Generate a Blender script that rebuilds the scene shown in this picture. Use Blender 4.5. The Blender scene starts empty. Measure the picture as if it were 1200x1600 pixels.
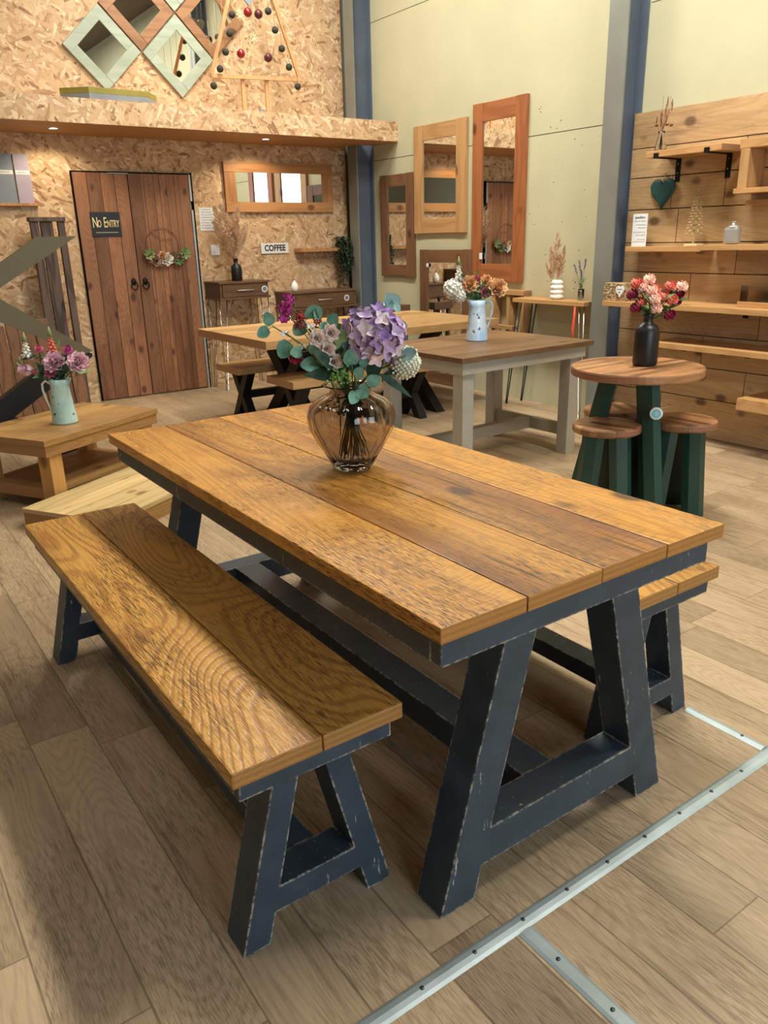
import bpy, bmesh, math, random
from mathutils import Vector, Matrix, noise
SC = bpy.context.scene
PI = math.pi
random.seed(7)

# ------------------------------------------------------------------ camera, world, lights, exposure
cam_d = bpy.data.cameras.new('camera')
cam_d.lens = 27.571; cam_d.sensor_width = 36; cam_d.sensor_fit = 'AUTO'; cam_d.clip_start = 0.05
cam = bpy.data.objects.new('camera', cam_d); SC.collection.objects.link(cam)
cr = Vector((0.8153612, -0.5785084, -0.0226744)); cu = Vector((0.2081029, 0.2563074, 0.9439278)); cb = Vector((-0.5402586, -0.7743607, 0.3293723))
cam.matrix_world = Matrix(((cr.x, cu.x, cb.x, 0), (cr.y, cu.y, cb.y, 0), (cr.z, cu.z, cb.z, 1.42), (0, 0, 0, 1)))
SC.camera = cam
SC.view_settings.view_transform = 'Standard'; SC.view_settings.look = 'None'
SC.view_settings.gamma = 1; SC.view_settings.use_curve_mapping = False
SC.view_settings.exposure = 0.04
SC.cycles.max_bounces = 7; SC.cycles.diffuse_bounces = 4; SC.cycles.glossy_bounces = 4
SC.cycles.transmission_bounces = 7; SC.cycles.transparent_max_bounces = 8
SC.cycles.caustics_reflective = False; SC.cycles.caustics_refractive = False
SC.cycles.sample_clamp_indirect = 6
SC.cycles.use_denoising = True

world = bpy.data.worlds.new('world'); SC.world = world; world.use_nodes = True
bgn = world.node_tree.nodes['Background']
bgn.inputs[0].default_value = (0.75, 0.87, 1.0, 1); bgn.inputs[1].default_value = 1.2

def area(name, loc, target, sx, sy, power, col):
    d = bpy.data.lights.new(name, 'AREA'); d.shape = 'RECTANGLE'; d.size = sx; d.size_y = sy
    d.energy = power; d.color = col
    o = bpy.data.objects.new(name, d); SC.collection.objects.link(o); o.location = loc
    o.rotation_euler = (Vector(target) - Vector(loc)).to_track_quat('-Z', 'Y').to_euler()
    return o
WARM = (0.99, 0.965, 0.875); COOL = (0.68, 0.84, 1.0)
# ceiling strip lights of the showroom (fittings are built further down)
LAMPS = [(3.3, 0.6), (3.3, 3.4), (3.3, 6.0), (-0.9, 2.2), (-0.9, 5.4)]
for (lx, ly) in LAMPS:
    big = lx > 0
    area('ceiling_lamp', (lx, ly, 4.72), (lx, ly, 0), 0.5, 1.5, (146 if ly < 5 else 112) if big else 8, WARM)
area('window_daylight', (1.2, -3.35, 1.9), (1.9, 3, 0.7), 3.6, 2.4, 125, COOL)

# ------------------------------------------------------------------ object helpers
def link(o):
    SC.collection.objects.link(o); return o
def thing(name, label, cat, loc=(0, 0, 0), rotz=0.0, group=None):
    o = bpy.data.objects.new(name, None); o.empty_display_size = 0.05; link(o)
    o.location = loc; o.rotation_euler = (0, 0, rotz)
    o['label'] = label; o['category'] = cat
    if group: o['group'] = group
    return o
def copy_tree(o, parent=None):
    c = o.copy(); link(c); c.parent = parent
    for ch in list(o.children): copy_tree(ch, c)
    return c
def srgb(r, g, b):
    f = lambda v: (v / 255) / 12.92 if v / 255 <= .04045 else (((v / 255) + .055) / 1.055) ** 2.4
    return (f(r), f(g), f(b), 1)

def desat(c, s):
    g = .3 * c[0] + .6 * c[1] + .1 * c[2]
    return tuple(g + (v - g) * s for v in c[:3]) + (1,)

class MB:
    """collects shapes into one mesh; coordinates are given in world space minus the origin o"""
    def __init__(s, o=(0, 0, 0)):
        s.bm = bmesh.new(); s.o = Vector(o)
    def V(s, p): return s.bm.verts.new(Vector(p) - s.o)
    def box(s, x0, x1, y0, y1, z0, z1, bev=0.0, M=None):
        b2 = bmesh.new()
        vs = [b2.verts.new((x, y, z)) for x in (x0, x1) for y in (y0, y1) for z in (z0, z1)]
        for f in ((0, 1, 3, 2), (4, 6, 7, 5), (0, 4, 5, 1), (2, 3, 7, 6), (0, 2, 6, 4), (1, 5, 7, 3)): b2.faces.new([vs[i] for i in f])
        if bev > 0: bmesh.ops.bevel(b2, geom=list(b2.edges), offset=bev, segments=2, profile=0.6, affect='EDGES')
        s.merge(b2, M)
    def merge(s, b2, M=None):
        mp = {}
        for v in b2.verts:
            c = v.co.copy()
            if M is not None: c = M @ c
            mp[v] = s.bm.verts.new(c - s.o)
        for f in b2.faces:
            try:
                nf = s.bm.faces.new([mp[v] for v in f.verts]); nf.smooth = f.smooth
            except ValueError: pass
        b2.free()
    def prism(s, poly, axis, t0, t1, bev=0.0, M=None):
        """poly: 2D points; axis 'Y' -> points (x,z); axis 'X' -> (y,z); axis 'Z' -> (x,y)"""
        def P(a, b, t): return {'Y': (a, t, b), 'X': (t, a, b), 'Z': (a, b, t)}[axis]
        b2 = bmesh.new()
        A = [b2.verts.new(P(a, b, t0)) for a, b in poly]; B = [b2.verts.new(P(a, b, t1)) for a, b in poly]
        b2.faces.new(A); b2.faces.new(B[::-1]); n = len(poly)
        for i in range(n): b2.faces.new((A[i], B[i], B[(i + 1) % n], A[(i + 1) % n]))
        bmesh.ops.recalc_face_normals(b2, faces=b2.faces)
        if bev > 0: bmesh.ops.bevel(b2, geom=list(b2.edges), offset=bev, segments=2, profile=0.6, affect='EDGES')
        s.merge(b2, M)
    def tube(s, pts, r, n=8, caps=True, smooth=True):
        pts = [Vector(p) for p in pts]; rr = r if isinstance(r, (list, tuple)) else [r] * len(pts)
        rings = []; up = Vector((0, 0, 1)); prev = None
        for i, p in enumerate(pts):
            d = (pts[min(i + 1, len(pts) - 1)] - pts[max(i - 1, 0)]).normalized()
            if prev is None:
                a = d.cross(up)
                if a.length < 1e-3: a = d.cross(Vector((1, 0, 0)))
                a.normalize()
            else:
                a = (prev - d * prev.dot(d)).normalized()
            prev = a; b = d.cross(a)
            rings.append([s.V(p + (a * math.cos(2 * PI * k / n) + b * math.sin(2 * PI * k / n)) * rr[i]) for k in range(n)])
        for i in range(len(rings) - 1):
            for k in range(n):
                f = s.bm.faces.new((rings[i][k], rings[i][(k + 1) % n], rings[i + 1][(k + 1) % n], rings[i + 1][k])); f.smooth = smooth
        if caps:
            s.bm.faces.new(rings[0][::-1]); s.bm.faces.new(rings[-1])
    def lathe(s, prof, c, n=32, lobes=0, amp=0.0, closed=False, smooth=True):
        rings = []
        for (r, z) in prof:
            ring = []
            for k in range(n):
                a = 2 * PI * k / n; q = r
                if lobes and r > 0.02: q = r * (1 + amp * (abs(math.cos(lobes * a / 2)) - 0.6))
                ring.append(s.V((c[0] + q * math.cos(a), c[1] + q * math.sin(a), c[2] + z)))
            rings.append(ring)
        L = len(rings)
        for i in range(L if closed else L - 1):
            for k in range(n):
                f = s.bm.faces.new((rings[i][k], rings[i][(k + 1) % n], rings[(i + 1) % L][(k + 1) % n], rings[(i + 1) % L][k])); f.smooth = smooth
        if not closed:
            s.bm.faces.new(rings[0][::-1]); s.bm.faces.new(rings[-1])
    def ball(s, c, r, sub=2, squash=(1, 1, 1), jit=0.0):
        b2 = bmesh.new(); bmesh.ops.create_icosphere(b2, subdivisions=sub, radius=1)
        for v in b2.verts:
            k = 1 + jit * noise.noise(v.co * 3 + Vector(c) * 9)
            v.co = Vector((c[0] + v.co.x * r * k * squash[0], c[1] + v.co.y * r * k * squash[1], c[2] + v.co.z * r * k * squash[2]))
        for f in b2.faces: f.smooth = True
        s.merge(b2)
    def petal(s, p, d, nrm, L, W, curl=0.3, cup=0.15, tip=0.0, nu=3, nv=5, shape='round'):
        """a curved petal or leaf from base p along d, face normal nrm"""
        d = Vector(d).normalized(); nrm = Vector(nrm); nrm = (nrm - d * nrm.dot(d)).normalized(); w = d.cross(nrm)
        g = []
        for j in range(nv):
            t = j / (nv - 1)
            if shape == 'round': wd = math.sin(PI * (0.10 + 0.88 * t) ** 0.85) ** 0.6 if t < 1 else 0.18
            elif shape == 'long': wd = math.sin(PI * min(0.97, 0.08 + 0.9 * t))
            else: wd = math.sin(PI * (0.06 + 0.92 * t ** 0.7)) if t < 1 else 0.08
            row = []
            for i in range(nu):
                u = (i / (nu - 1) - .5) * 2
                q = Vector(p) + d * (L * t) + w * (u * wd * W / 2) + nrm * (curl * L * t * t + cup * W * u * u * wd + tip * L * max(0, t - .7))
                row.append(s.V(q))
            g.append(row)
        for j in range(nv - 1):
            for i in range(nu - 1):
                f = s.bm.faces.new((g[j][i], g[j][i + 1], g[j + 1][i + 1], g[j + 1][i])); f.smooth = True
    def build(s, name, mat, parent=None, kind=None, label=None, cat=None, group=None, normals=True):
        if normals: bmesh.ops.recalc_face_normals(s.bm, faces=s.bm.faces)
        me = bpy.data.meshes.new(name); s.bm.to_mesh(me); s.bm.free()
        me.materials.append(mat)
        o = bpy.data.objects.new(name, me); link(o)
        if parent is not None: o.parent = parent
        elif s.o.length > 0: o.location = s.o
        if kind: o['kind'] = kind
        if label: o['label'] = label
        if cat: o['category'] = cat
        if group: o['group'] = group
        return o

def text_part(txt, size, origin, mat, parent, face='-Y', depth=0.002, sx=1.0, name='lettering', align='CENTER', off=(0, 0, 0), bold=0.0):
    cu_ = bpy.data.curves.new('t', 'FONT'); cu_.body = txt; cu_.size = size; cu_.extrude = depth / 2; cu_.align_x = align; cu_.align_y = 'CENTER'; cu_.offset = bold
    t = bpy.data.objects.new('t', cu_); link(t)
    bpy.context.view_layer.update()
    me = bpy.data.meshes.new_from_object(t)
    bpy.data.objects.remove(t)
    X, N = (Vector((1, 0, 0)), Vector((0, -1, 0))) if face == '-Y' else (Vector((0, -1, 0)), Vector((-1, 0, 0)))
    for v in me.vertices:
        c = v.co.copy(); v.co = Vector(origin) + X * c.x * sx + Vector((0, 0, 1)) * c.y + N * c.z - Vector(off)
    me.materials.clear(); me.materials.append(mat)
    o = bpy.data.objects.new(name, me); link(o); o.parent = parent
    return o

# ------------------------------------------------------------------ materials
class NT:
    def __init__(s, name):
        s.m = bpy.data.materials.new(name); s.m.use_nodes = True; s.t = s.m.node_tree; s.p = s.t.nodes['Principled BSDF']
    def n(s, typ, **kw):
        x = s.t.nodes.new(typ)
        for k, v in kw.items(): setattr(x, k, v)
        return x
    def l(s, a, b): s.t.links.new(a, b)
    def math(s, op, a, b=None, c=None, clamp=False):
        x = s.n('ShaderNodeMath', operation=op); x.use_clamp = clamp
        for i, v in enumerate((a, b, c)):
            if v is None: continue
            if isinstance(v, (int, float)): x.inputs[i].default_value = v
            else: s.l(v, x.inputs[i])
        return x.outputs[0]
    def vmath(s, op, a, b):
        x = s.n('ShaderNodeVectorMath', operation=op)
        for i, v in enumerate((a, b)):
            if isinstance(v, (tuple, list)): x.inputs[i].default_value = v
            else: s.l(v, x.inputs[i])
        return x.outputs[0]
    def comb(s, x, y, z):
        c = s.n('ShaderNodeCombineXYZ')
        for i, v in enumerate((x, y, z)):
            if isinstance(v, (int, float)): c.inputs[i].default_value = v
            else: s.l(v, c.inputs[i])
        return c.outputs[0]
    def sep(s, v):
        x = s.n('ShaderNodeSeparateXYZ'); s.l(v, x.inputs[0]); return x.outputs
    def mix(s, f, a, b):
        x = s.n('ShaderNodeMix', data_type='RGBA')
        for i, v in ((0, f), (6, a), (7, b)):
            if isinstance(v, (int, float)): x.inputs[i].default_value = v
            elif isinstance(v, (tuple, list)): x.inputs[i].default_value = v
            else: s.l(v, x.inputs[i])
        return x.outputs[2]
    def noise(s, vec, scale, detail=3, rough=.55, out='Fac'):
        x = s.n('ShaderNodeTexNoise'); x.inputs['Scale'].default_value = scale; x.inputs['Detail'].default_value = detail; x.inputs['Roughness'].default_value = rough
        s.l(vec, x.inputs['Vector']); return x.outputs[out]
    def ramp(s, f, stops):
        r = s.n('ShaderNodeValToRGB'); s.l(f, r.inputs[0]); e = r.color_ramp.elements
        while len(e) > 1: e.remove(e[-1])
        e[0].position = stops[0][0]; e[0].color = stops[0][1]
        for p_, c in stops[1:]:
            k = e.new(p_); k.color = c
        return r.outputs[0]
    def maprange(s, v, a, b, c=0, d=1):
        x = s.n('ShaderNodeMapRange'); s.l(v, x.inputs[0])
        for i, k in enumerate((a, b, c, d)): x.inputs[i + 1].default_value = k
        return x.outputs[0]
    def obj(s, rnd=True):
        tc = s.n('ShaderNodeTexCoord').outputs['Object']
        if rnd:
            oi = s.n('ShaderNodeObjectInfo').outputs['Random']
            k = s.math('MULTIPLY', oi, 23.0)
            return s.vmath('ADD', tc, s.comb(k, k, k))
        return tc
    def bump(s, h, strength=.2, dist=.002):
        b = s.n('ShaderNodeBump'); b.inputs['Strength'].default_value = strength; b.inputs['Distance'].default_value = dist
        s.l(h, b.inputs['Height']); s.l(b.outputs[0], s.p.inputs['Normal'])
    def out(s, col, rough=.5, metal=0.0, spec=.5):
        for k, v in (('Base Color', col), ('Roughness', rough), ('Metallic', metal), ('Specular IOR Level', spec)):
            if isinstance(v, (int, float, tuple)): s.p.inputs[k].default_value = v
            else: s.l(v, s.p.inputs[k])
        return s.m

def plain(name, rgb, rough=.5, metal=0.0, spec=.5, var=.06, scale=9, emit=None):
    t = NT(name); c = srgb(*rgb)
    n_ = t.noise(t.obj(False), scale, 3)
    d = tuple(v * (1 - var * 3) for v in c[:3]) + (1,)
    col = t.mix(t.maprange(n_, .35, .65), d, c) if var else c
    t.out(col, rough, metal, spec)
    if emit:
        t.p.inputs['Emission Color'].default_value = c; t.p.inputs['Emission Strength'].default_value = emit
    return t.m

def wood(name, light, mid, dark, axis='Y', across='X', plank=None, poff=0.0, length=None, rings=22, ringscale=1.7, fig=.6, streak=.5, blot=.5, knots=.6, rough=.45, bump=.25, rnd=True, seam=True, pvar=.25, spec=.4, sawn=0.0, red=None, dash=0.0, dscale=1.0, kscale=6.0, along=.13, sat=.94, bl=(.48, .72), seamk=.8):
    """rustic pine: contour-line cathedral figure, fine dark streaks, blotches of wear, knots"""
    t = NT(name); co = t.obj(rnd); L, Mi, D = [desat(srgb(*q_), sat) for q_ in (light, mid, dark)]
    ax = 'XYZ'.index(axis); ac = 'XYZ'.index(across)
    sp = t.sep(co)
    seamv = None; idr = None
    if plank:
        raw = t.sep(t.obj(False))
        q = t.math('DIVIDE', t.math('SUBTRACT', raw[ac], poff), plank)
        idx = t.math('FLOOR', q)
        fr = t.math('FRACT', q)
        w1 = t.n('ShaderNodeTexWhiteNoise', noise_dimensions='1D'); t.l(idx, w1.inputs['W'])
        e = t.math('MINIMUM', fr, t.math('SUBTRACT', 1.0, fr))
        seamv = t.math('LESS_THAN', e, .0022 / plank)
        if length:
            q2 = t.math('ADD', t.math('DIVIDE', raw[ax], length), t.math('MULTIPLY', w1.outputs['Value'], 7.3))
            i2 = t.math('FLOOR', q2); f2 = t.math('FRACT', q2)
            e2 = t.math('MINIMUM', f2, t.math('SUBTRACT', 1.0, f2))
            seamv = t.math('MAXIMUM', seamv, t.math('LESS_THAN', e2, .0018 / length))
            idx = t.math('ADD', t.math('MULTIPLY', idx, 17.13), t.math('MULTIPLY', i2, 5.71))
        w = t.n('ShaderNodeTexWhiteNoise', noise_dimensions='1D'); t.l(idx, w.inputs['W'])
        idr = w.outputs['Value']
        k = t.math('MULTIPLY', idr, 31.7)
        co = t.vmath('ADD', co, t.comb(k, k, k))
    sc = [1.0, 1.0, 1.0]; sc[ax] = along
    g = t.vmath('MULTIPLY', co, tuple(sc))
    wob = t.noise(g, ringscale * 1.6, 2, .5)
    s2 = [1.0, 1.0, 1.0]; s2[ax] = .012
    fine = t.noise(t.vmath('MULTIPLY', co, tuple(s2)), 170, 2, .6)
    s3 = [1.0, 1.0, 1.0]; s3[ax] = .05
    med = t.noise(t.vmath('MULTIPLY', co, tuple(s3)), 60, 3, .6)
    ring = t.math('SINE', t.math('MULTIPLY', t.math('ADD', wob, t.math('MULTIPLY', med, .55 / rings)), rings * 6.283))
    ring = t.maprange(ring, 0.0, .9)
    col = t.mix(t.math('MULTIPLY', ring, fig), L, Mi)
    col = t.mix(t.math('MULTIPLY', t.maprange(fine, .45, .75), fig * .6), col, Mi)
    big = t.noise(g, 3.1, 4, .65)
    if blot: col = t.mix(t.math('MULTIPLY', t.maprange(big, bl[0], bl[1]), blot), col, t.mix(.5, Mi, D))
    st = t.math('MULTIPLY', t.maprange(med, .54, .70), t.maprange(big, .38, .62))
    col = t.mix(t.math('MULTIPLY', st, streak), col, D)
    if red:
        rb = t.noise(g, 2.0, 2); col = t.mix(t.math('MULTIPLY', t.maprange(rb, .52, .68), .55), col, srgb(*red))
    hh = t.math('ADD', t.math('MULTIPLY', ring, -.35), t.math('MULTIPLY', fine, -.4))
    if dash:
        s6 = [1.0, 1.0, 1.0]; s6[ax] = .055
        dn = t.noise(t.vmath('MULTIPLY', co, tuple(s6)), 420 * dscale, 1.5, .6)
        s7 = [1.0, 1.0, 1.0]; s7[ax] = .3
        pm = t.noise(t.vmath('MULTIPLY', co, tuple(s7)), 5.5, 4, .6)
        dd = t.math('MULTIPLY', t.maprange(dn, .51, .575), t.maprange(pm, .40, .58, .15, 1))
        col = t.mix(t.math('MULTIPLY', dd, dash), col, D)
        hh = t.math('ADD', hh, t.math('MULTIPLY', dd, -.6))
    if sawn:
        s4 = [.15, .15, .15]; s4[ax] = 1.0
        sw = t.noise(t.vmath('MULTIPLY', co, tuple(s4)), 150, 1)
        sw = t.math('MULTIPLY', t.maprange(sw, .5, .62), t.maprange(t.noise(g, 2.2, 1), .46, .56))
        col = t.mix(t.math('MULTIPLY', sw, sawn), col, D)
    if knots:
        v = t.n('ShaderNodeTexVoronoi'); v.inputs['Scale'].default_value = kscale
        s5 = [1.0, 1.0, 1.0]; s5[ax] = .62
        t.l(t.vmath('ADD', t.vmath('MULTIPLY', co, tuple(s5)), t.comb(0, 0, t.math('MULTIPLY', med, .02))), v.inputs['Vector'])
        rn = t.sep(v.outputs['Color'])[0]
        kn = t.math('MULTIPLY', t.maprange(v.outputs['Distance'], .22, .12), t.math('GREATER_THAN', rn, 1 - knots))
        col = t.mix(t.math('MULTIPLY', kn, .8), col, D)
    if idr is not None:
        f = t.math('ADD', 1 - pvar / 2, t.math('MULTIPLY', t.math('SUBTRACT', idr, .5), pvar * 1.6))
        hs = t.n('ShaderNodeHueSaturation'); t.l(f, hs.inputs['Value']); t.l(col, hs.inputs['Color']); col = hs.outputs[0]
    if seamv is not None and seam:
        col = t.mix(t.math('MULTIPLY', seamv, seamk), col, tuple(v * .35 for v in D[:3]) + (1,))
    tn = t.n('ShaderNodeTexCoord').outputs['Normal']
    en = t.maprange(t.math('ABSOLUTE', t.sep(tn)[ax]), .6, .8)
    o1, o2 = [i_ for i_ in range(3) if i_ != ax]
    cs = t.sep(co)
    rr_ = t.math('SQRT', t.math('ADD', t.math('POWER', t.math('ADD', t.math('SINE', t.math('MULTIPLY', cs[o1], 9.0)), .3), 2), t.math('POWER', t.math('MULTIPLY', t.math('ADD', cs[o2], .02), 8.0), 2)))
    arc = t.maprange(t.math('SINE', t.math('MULTIPLY', rr_, 55)), -1, 1)
    ecol = t.mix(t.math('MULTIPLY', arc, .5), tuple(v_ * k_ for v_, k_ in zip(L[:3], (.68, .64, .80))) + (1,), tuple(v_ * k_ for v_, k_ in zip(Mi[:3], (.72, .68, .9))) + (1,))
    col = t.mix(en, col, ecol)
    ro = t.maprange(fine, .3, .8, rough - .06, rough + .14)
    t.out(col, ro, 0, spec)
    t.bump(hh, bump, .003)
    return t.m

def painted(name, rgb, rough=.45, worn=(205, 190, 165), wear=.5, spec=.4, radius=.005):
    """brush painted timber with paint rubbed off along the arrises"""
    t = NT(name); co = t.obj(True); c = srgb(*rgb)
    n1 = t.noise(co, 14, 4); n2 = t.noise(co, 60, 3, .7)
    col = t.mix(t.maprange(n1, .3, .75), tuple(v * (.8 if wear else .93) for v in c[:3]) + (1,), tuple(min(1, v * (1.25 if wear else 1.05)) for v in c[:3]) + (1,))
    if wear:
        b = t.n('ShaderNodeBevel', samples=4); b.inputs['Radius'].default_value = radius
        g = t.n('ShaderNodeNewGeometry')
        d = t.n('ShaderNodeVectorMath', operation='DOT_PRODUCT'); t.l(b.outputs[0], d.inputs[0]); t.l(g.outputs['Normal'], d.inputs[1])
        e = t.maprange(d.outputs['Value'], .985, .90)
        e = t.math('MULTIPLY', e, t.maprange(n2, .42, .56)); e = t.math('MULTIPLY', e, t.maprange(n1, .36, .5))
        col = t.mix(t.math('MULTIPLY', e, wear), col, srgb(*worn))
        n3 = t.noise(t.vmath('MULTIPLY', co, (1, 1, .2)), 38, 4, .75)
        col = t.mix(t.math('MULTIPLY', t.maprange(n3, .66, .72), wear * .8), col, srgb(*worn))
    t.out(col, rough, 0, spec); t.bump(n2, .08, .002)
    return t.m

def osb(name, scale=1.0):
    """oriented strand board: three layers of long flat chips, the topmost chip wins"""
    t = NT(name); co = t.obj(False)
    wn = t.noise(co, 5, 2, .5, 'Color'); co = t.vmath('ADD', co, t.vmath('MULTIPLY', t.vmath('SUBTRACT', wn, (.5, .5, .5)), (.035, .035, .035)))
    x, y, z = t.sep(co); u = t.math('ADD', x, y)
    best = None; pr = None
    for k, a in enumerate((0.25, 1.15, 2.2, 2.8)):
        ca, sa = math.cos(a), math.sin(a)
        p = t.math('ADD', t.math('MULTIPLY', u, ca), t.math('MULTIPLY', z, sa))
        q = t.math('SUBTRACT', t.math('MULTIPLY', z, ca), t.math('MULTIPLY', u, sa))
        v = t.n('ShaderNodeTexVoronoi', voronoi_dimensions='2D'); v.inputs['Scale'].default_value = 1
        t.l(t.comb(t.math('MULTIPLY', p, 11 * scale), t.math('ADD', t.math('MULTIPLY', q, 42 * scale), k * 9.3), 0), v.inputs['Vector'])
        s_ = t.sep(v.outputs['Color'])
        if best is None: best, pr = s_[0], s_[1]
        else:
            g = t.math('GREATER_THAN', s_[1], pr)
            mx = t.n('ShaderNodeMix', data_type='FLOAT'); t.l(g, mx.inputs[0]); t.l(best, mx.inputs[2]); t.l(s_[0], mx.inputs[3]); best = mx.outputs[0]
            pr = t.math('MAXIMUM', pr, s_[1])
    fn = t.noise(co, 90, 2)
    f = t.math('ADD', best, t.math('MULTIPLY', t.math('SUBTRACT', fn, .5), .25))
    col = t.ramp(f, [(0.0, srgb(142, 106, 74)), (.08, srgb(178, 140, 104)), (.30, srgb(198, 162, 122)), (.65, srgb(206, 172, 132)), (.90, srgb(218, 188, 150)), (1.0, srgb(230, 206, 172))])
    t.out(col, .62, 0, .25); t.bump(f, .25, .002)
    return t.m

def metal(name, rgb, rough=.35): return plain(name, rgb, rough, 1.0, .5, .03)
M = {}
M['floor'] = wood('floor_laminate', (188, 162, 126), (158, 129, 94), (92, 68, 46), 'Y', 'X', plank=.172, poff=.948, length=1.22, seamk=.5, rings=70, ringscale=1.5, fig=.32, streak=.65, blot=.5, knots=0, rough=.40, bump=.08, rnd=False, pvar=.20, spec=.35, dash=.45, dscale=.9, along=.22)
M['top'] = wood('table_top_pine', (206, 150, 76), (164, 104, 48), (46, 25, 14), 'Y', 'X', plank=.2165, poff=-.433, rings=70, ringscale=1.3, fig=.42, streak=1.0, blot=.85, bl=(.44, .60), knots=.10, rough=.34, bump=.28, seam=False, pvar=.08, sawn=.28, red=(158, 90, 42), dash=.85, dscale=1.35, along=.09, sat=1.06)
M['bench'] = wood('bench_top_pine', (206, 154, 80), (160, 106, 52), (56, 34, 18), 'Y', 'X', plank=.197, poff=-.197, rings=75, ringscale=1.0, fig=.66, streak=.55, blot=.5, knots=.12, rough=.34, bump=.5, seam=False, pvar=.15, sawn=.1, dash=.75, along=.26, sat=1.05)
M['endgrain'] = wood('pine_end_grain', (178, 122, 82), (140, 90, 58), (80, 50, 34), 'Y', 'X', rings=30, ringscale=4, fig=.8, streak=.2, blot=.2, knots=0, rough=.6, bump=.1)
M['blue'] = painted('blue_black_paint', (54, 66, 74), wear=1.0, worn=(222, 206, 180), radius=.008)
M['green'] = painted('dark_green_paint', (34, 66, 54), rough=.36, wear=0, spec=.5)
M['black'] = painted('black_paint', (20, 20, 20), rough=.5, wear=0)
M['olive'] = painted('olive_paint', (98, 90, 66), rough=.5, wear=0)
M['grey'] = painted('warm_grey_paint', (174, 169, 154), rough=.42, wear=0)
M['oak'] = wood('pale_oiled_pine', (212, 166, 104), (186, 136, 80), (140, 92, 52), 'X', 'Y', plank=.2, rings=30, fig=.4, streak=.3, blot=.3, knots=.3, rough=.42, bump=.10, seam=False, dash=.15)
M['oakedge'] = wood('pale_pine_edge', (216, 172, 112), (190, 142, 86), (140, 96, 56), 'X', 'Y', rings=18, fig=.6, streak=.3, blot=.2, knots=.2, rough=.5, bump=.1)
M['greytop'] = wood('dark_oiled_pine', (142, 106, 68), (112, 80, 48), (62, 40, 24), 'X', 'Y', plank=.3, rings=34, fig=.45, streak=.5, blot=.5, knots=.3, rough=.42, bump=.15, seam=False, dash=.35)
M['coffee'] = wood('honey_pine', (200, 152, 86), (168, 118, 62), (110, 68, 34), 'X', 'Y', plank=.2, rings=34, fig=.4, streak=.4, blot=.45, knots=.4, rough=.42, bump=.12, seam=False, dash=.25)
M['platform'] = wood('raw_pine_boards', (232, 202, 138), (208, 166, 98), (150, 104, 58), 'X', 'Y', plank=.15, rings=14, fig=.5, streak=.5, blot=.3, knots=.45, rough=.5, bump=.15)
M['walnut'] = wood('round_top_staves', (178, 126, 80), (142, 94, 58), (82, 50, 32), 'X', 'Y', plank=.042, length=.42, rings=14, fig=.4, streak=.3, blot=.3, knots=0, rough=.35, bump=.08, seam=False, pvar=.55)
M['doorwood'] = wood('stained_door_boards', (164, 114, 80), (136, 88, 58), (62, 36, 24), 'Z', 'X', plank=.122, poff=-.538, rings=50, fig=.4, streak=.65, blot=.85, bl=(.46, .64), knots=.85, kscale=7, sat=1.0, along=.2, rough=.5, bump=.2, rnd=False, pvar=.30, dash=.3)
M['frame_mid'] = wood('mirror_frame_brown', (168, 114, 66), (138, 88, 48), (80, 48, 28), 'Z', 'Y', rings=14, fig=.55, streak=.35, blot=.35, knots=.3, rough=.45, bump=.12)
M['frame_light'] = wood('mirror_frame_honey', (190, 146, 92), (164, 118, 68), (104, 68, 38), 'Z', 'Y', rings=14, fig=.55, streak=.3, blot=.35, knots=.35, rough=.45, bump=.12)
M['frame_red'] = wood('mirror_frame_chestnut', (166, 100, 54), (138, 76, 38), (80, 40, 20), 'Z', 'Y', rings=14, fig=.5, streak=.3, blot=.35, knots=.35, rough=.42, bump=.12)
M['frame_dark'] = wood('mirror_frame_dark', (124, 86, 56), (98, 66, 42), (56, 36, 24), 'Z', 'Y', rings=14, fig=.55, streak=.35, blot=.35, knots=.3, rough=.5, bump=.12)
M['frame_x'] = wood('mirror_frame_wide', (196, 140, 84), (162, 108, 60), (100, 62, 34), 'X', 'Z', rings=14, fig=.55, streak=.3, blot=.35, knots=.35, rough=.45, bump=.12)
M['frame_sage'] = wood('sage_washed_frame', (172, 182, 160), (150, 162, 142), (110, 112, 92), 'X', 'Z', rings=12, fig=.5, streak=.2, blot=.35, knots=.2, rough=.5, bump=.1)
M['frame_diamond'] = wood('brown_diamond_frame', (168, 120, 78), (132, 88, 54), (78, 48, 30), 'X', 'Z', rings=12, fig=.5, streak=.3, blot=.35, knots=.3, rough=.5, bump=.1)
M['clad'] = wood('cladding_boards', (200, 164, 114), (172, 132, 88), (84, 60, 42), 'Y', 'Z', rings=34, fig=.35, streak=.4, blot=.6, knots=.6, rough=.55, bump=.12, rnd=True, dash=.2, sat=.95)
M['shelf'] = wood('shelf_pine', (198, 150, 92), (170, 122, 70), (96, 64, 36), 'Y', 'Z', rings=26, fig=.5, streak=.3, blot=.3, knots=.3, rough=.45, bump=.12)
M['console'] = wood('console_dark_wood', (112, 80, 54), (86, 58, 38), (44, 28, 18), 'X', 'Z', rings=16, fig=.5, streak=.5, blot=.4, knots=.3, rough=.4, bump=.12)
M['darkslat'] = wood('charred_slats', (104, 84, 72), (66, 48, 38), (24, 18, 16), 'Z', 'X', rings=16, fig=.8, streak=.9, blot=.6, knots=.5, rough=.6, bump=.4)
M['brownboard'] = wood('reclaimed_brown_boards', (128, 84, 48), (92, 56, 30), (36, 22, 14), 'Z', 'X', rings=16, fig=.7, streak=.7, blot=.6, knots=.5, rough=.55, bump=.3)
M['strip_pine'] = wood('thin_pine_strip', (212, 158, 104), (190, 134, 82), (130, 86, 50), 'Z', 'X', rings=10, fig=.4, streak=.2, blot=.2, knots=.1, rough=.5, bump=.05)
M['osb'] = osb('osb_board')
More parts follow.
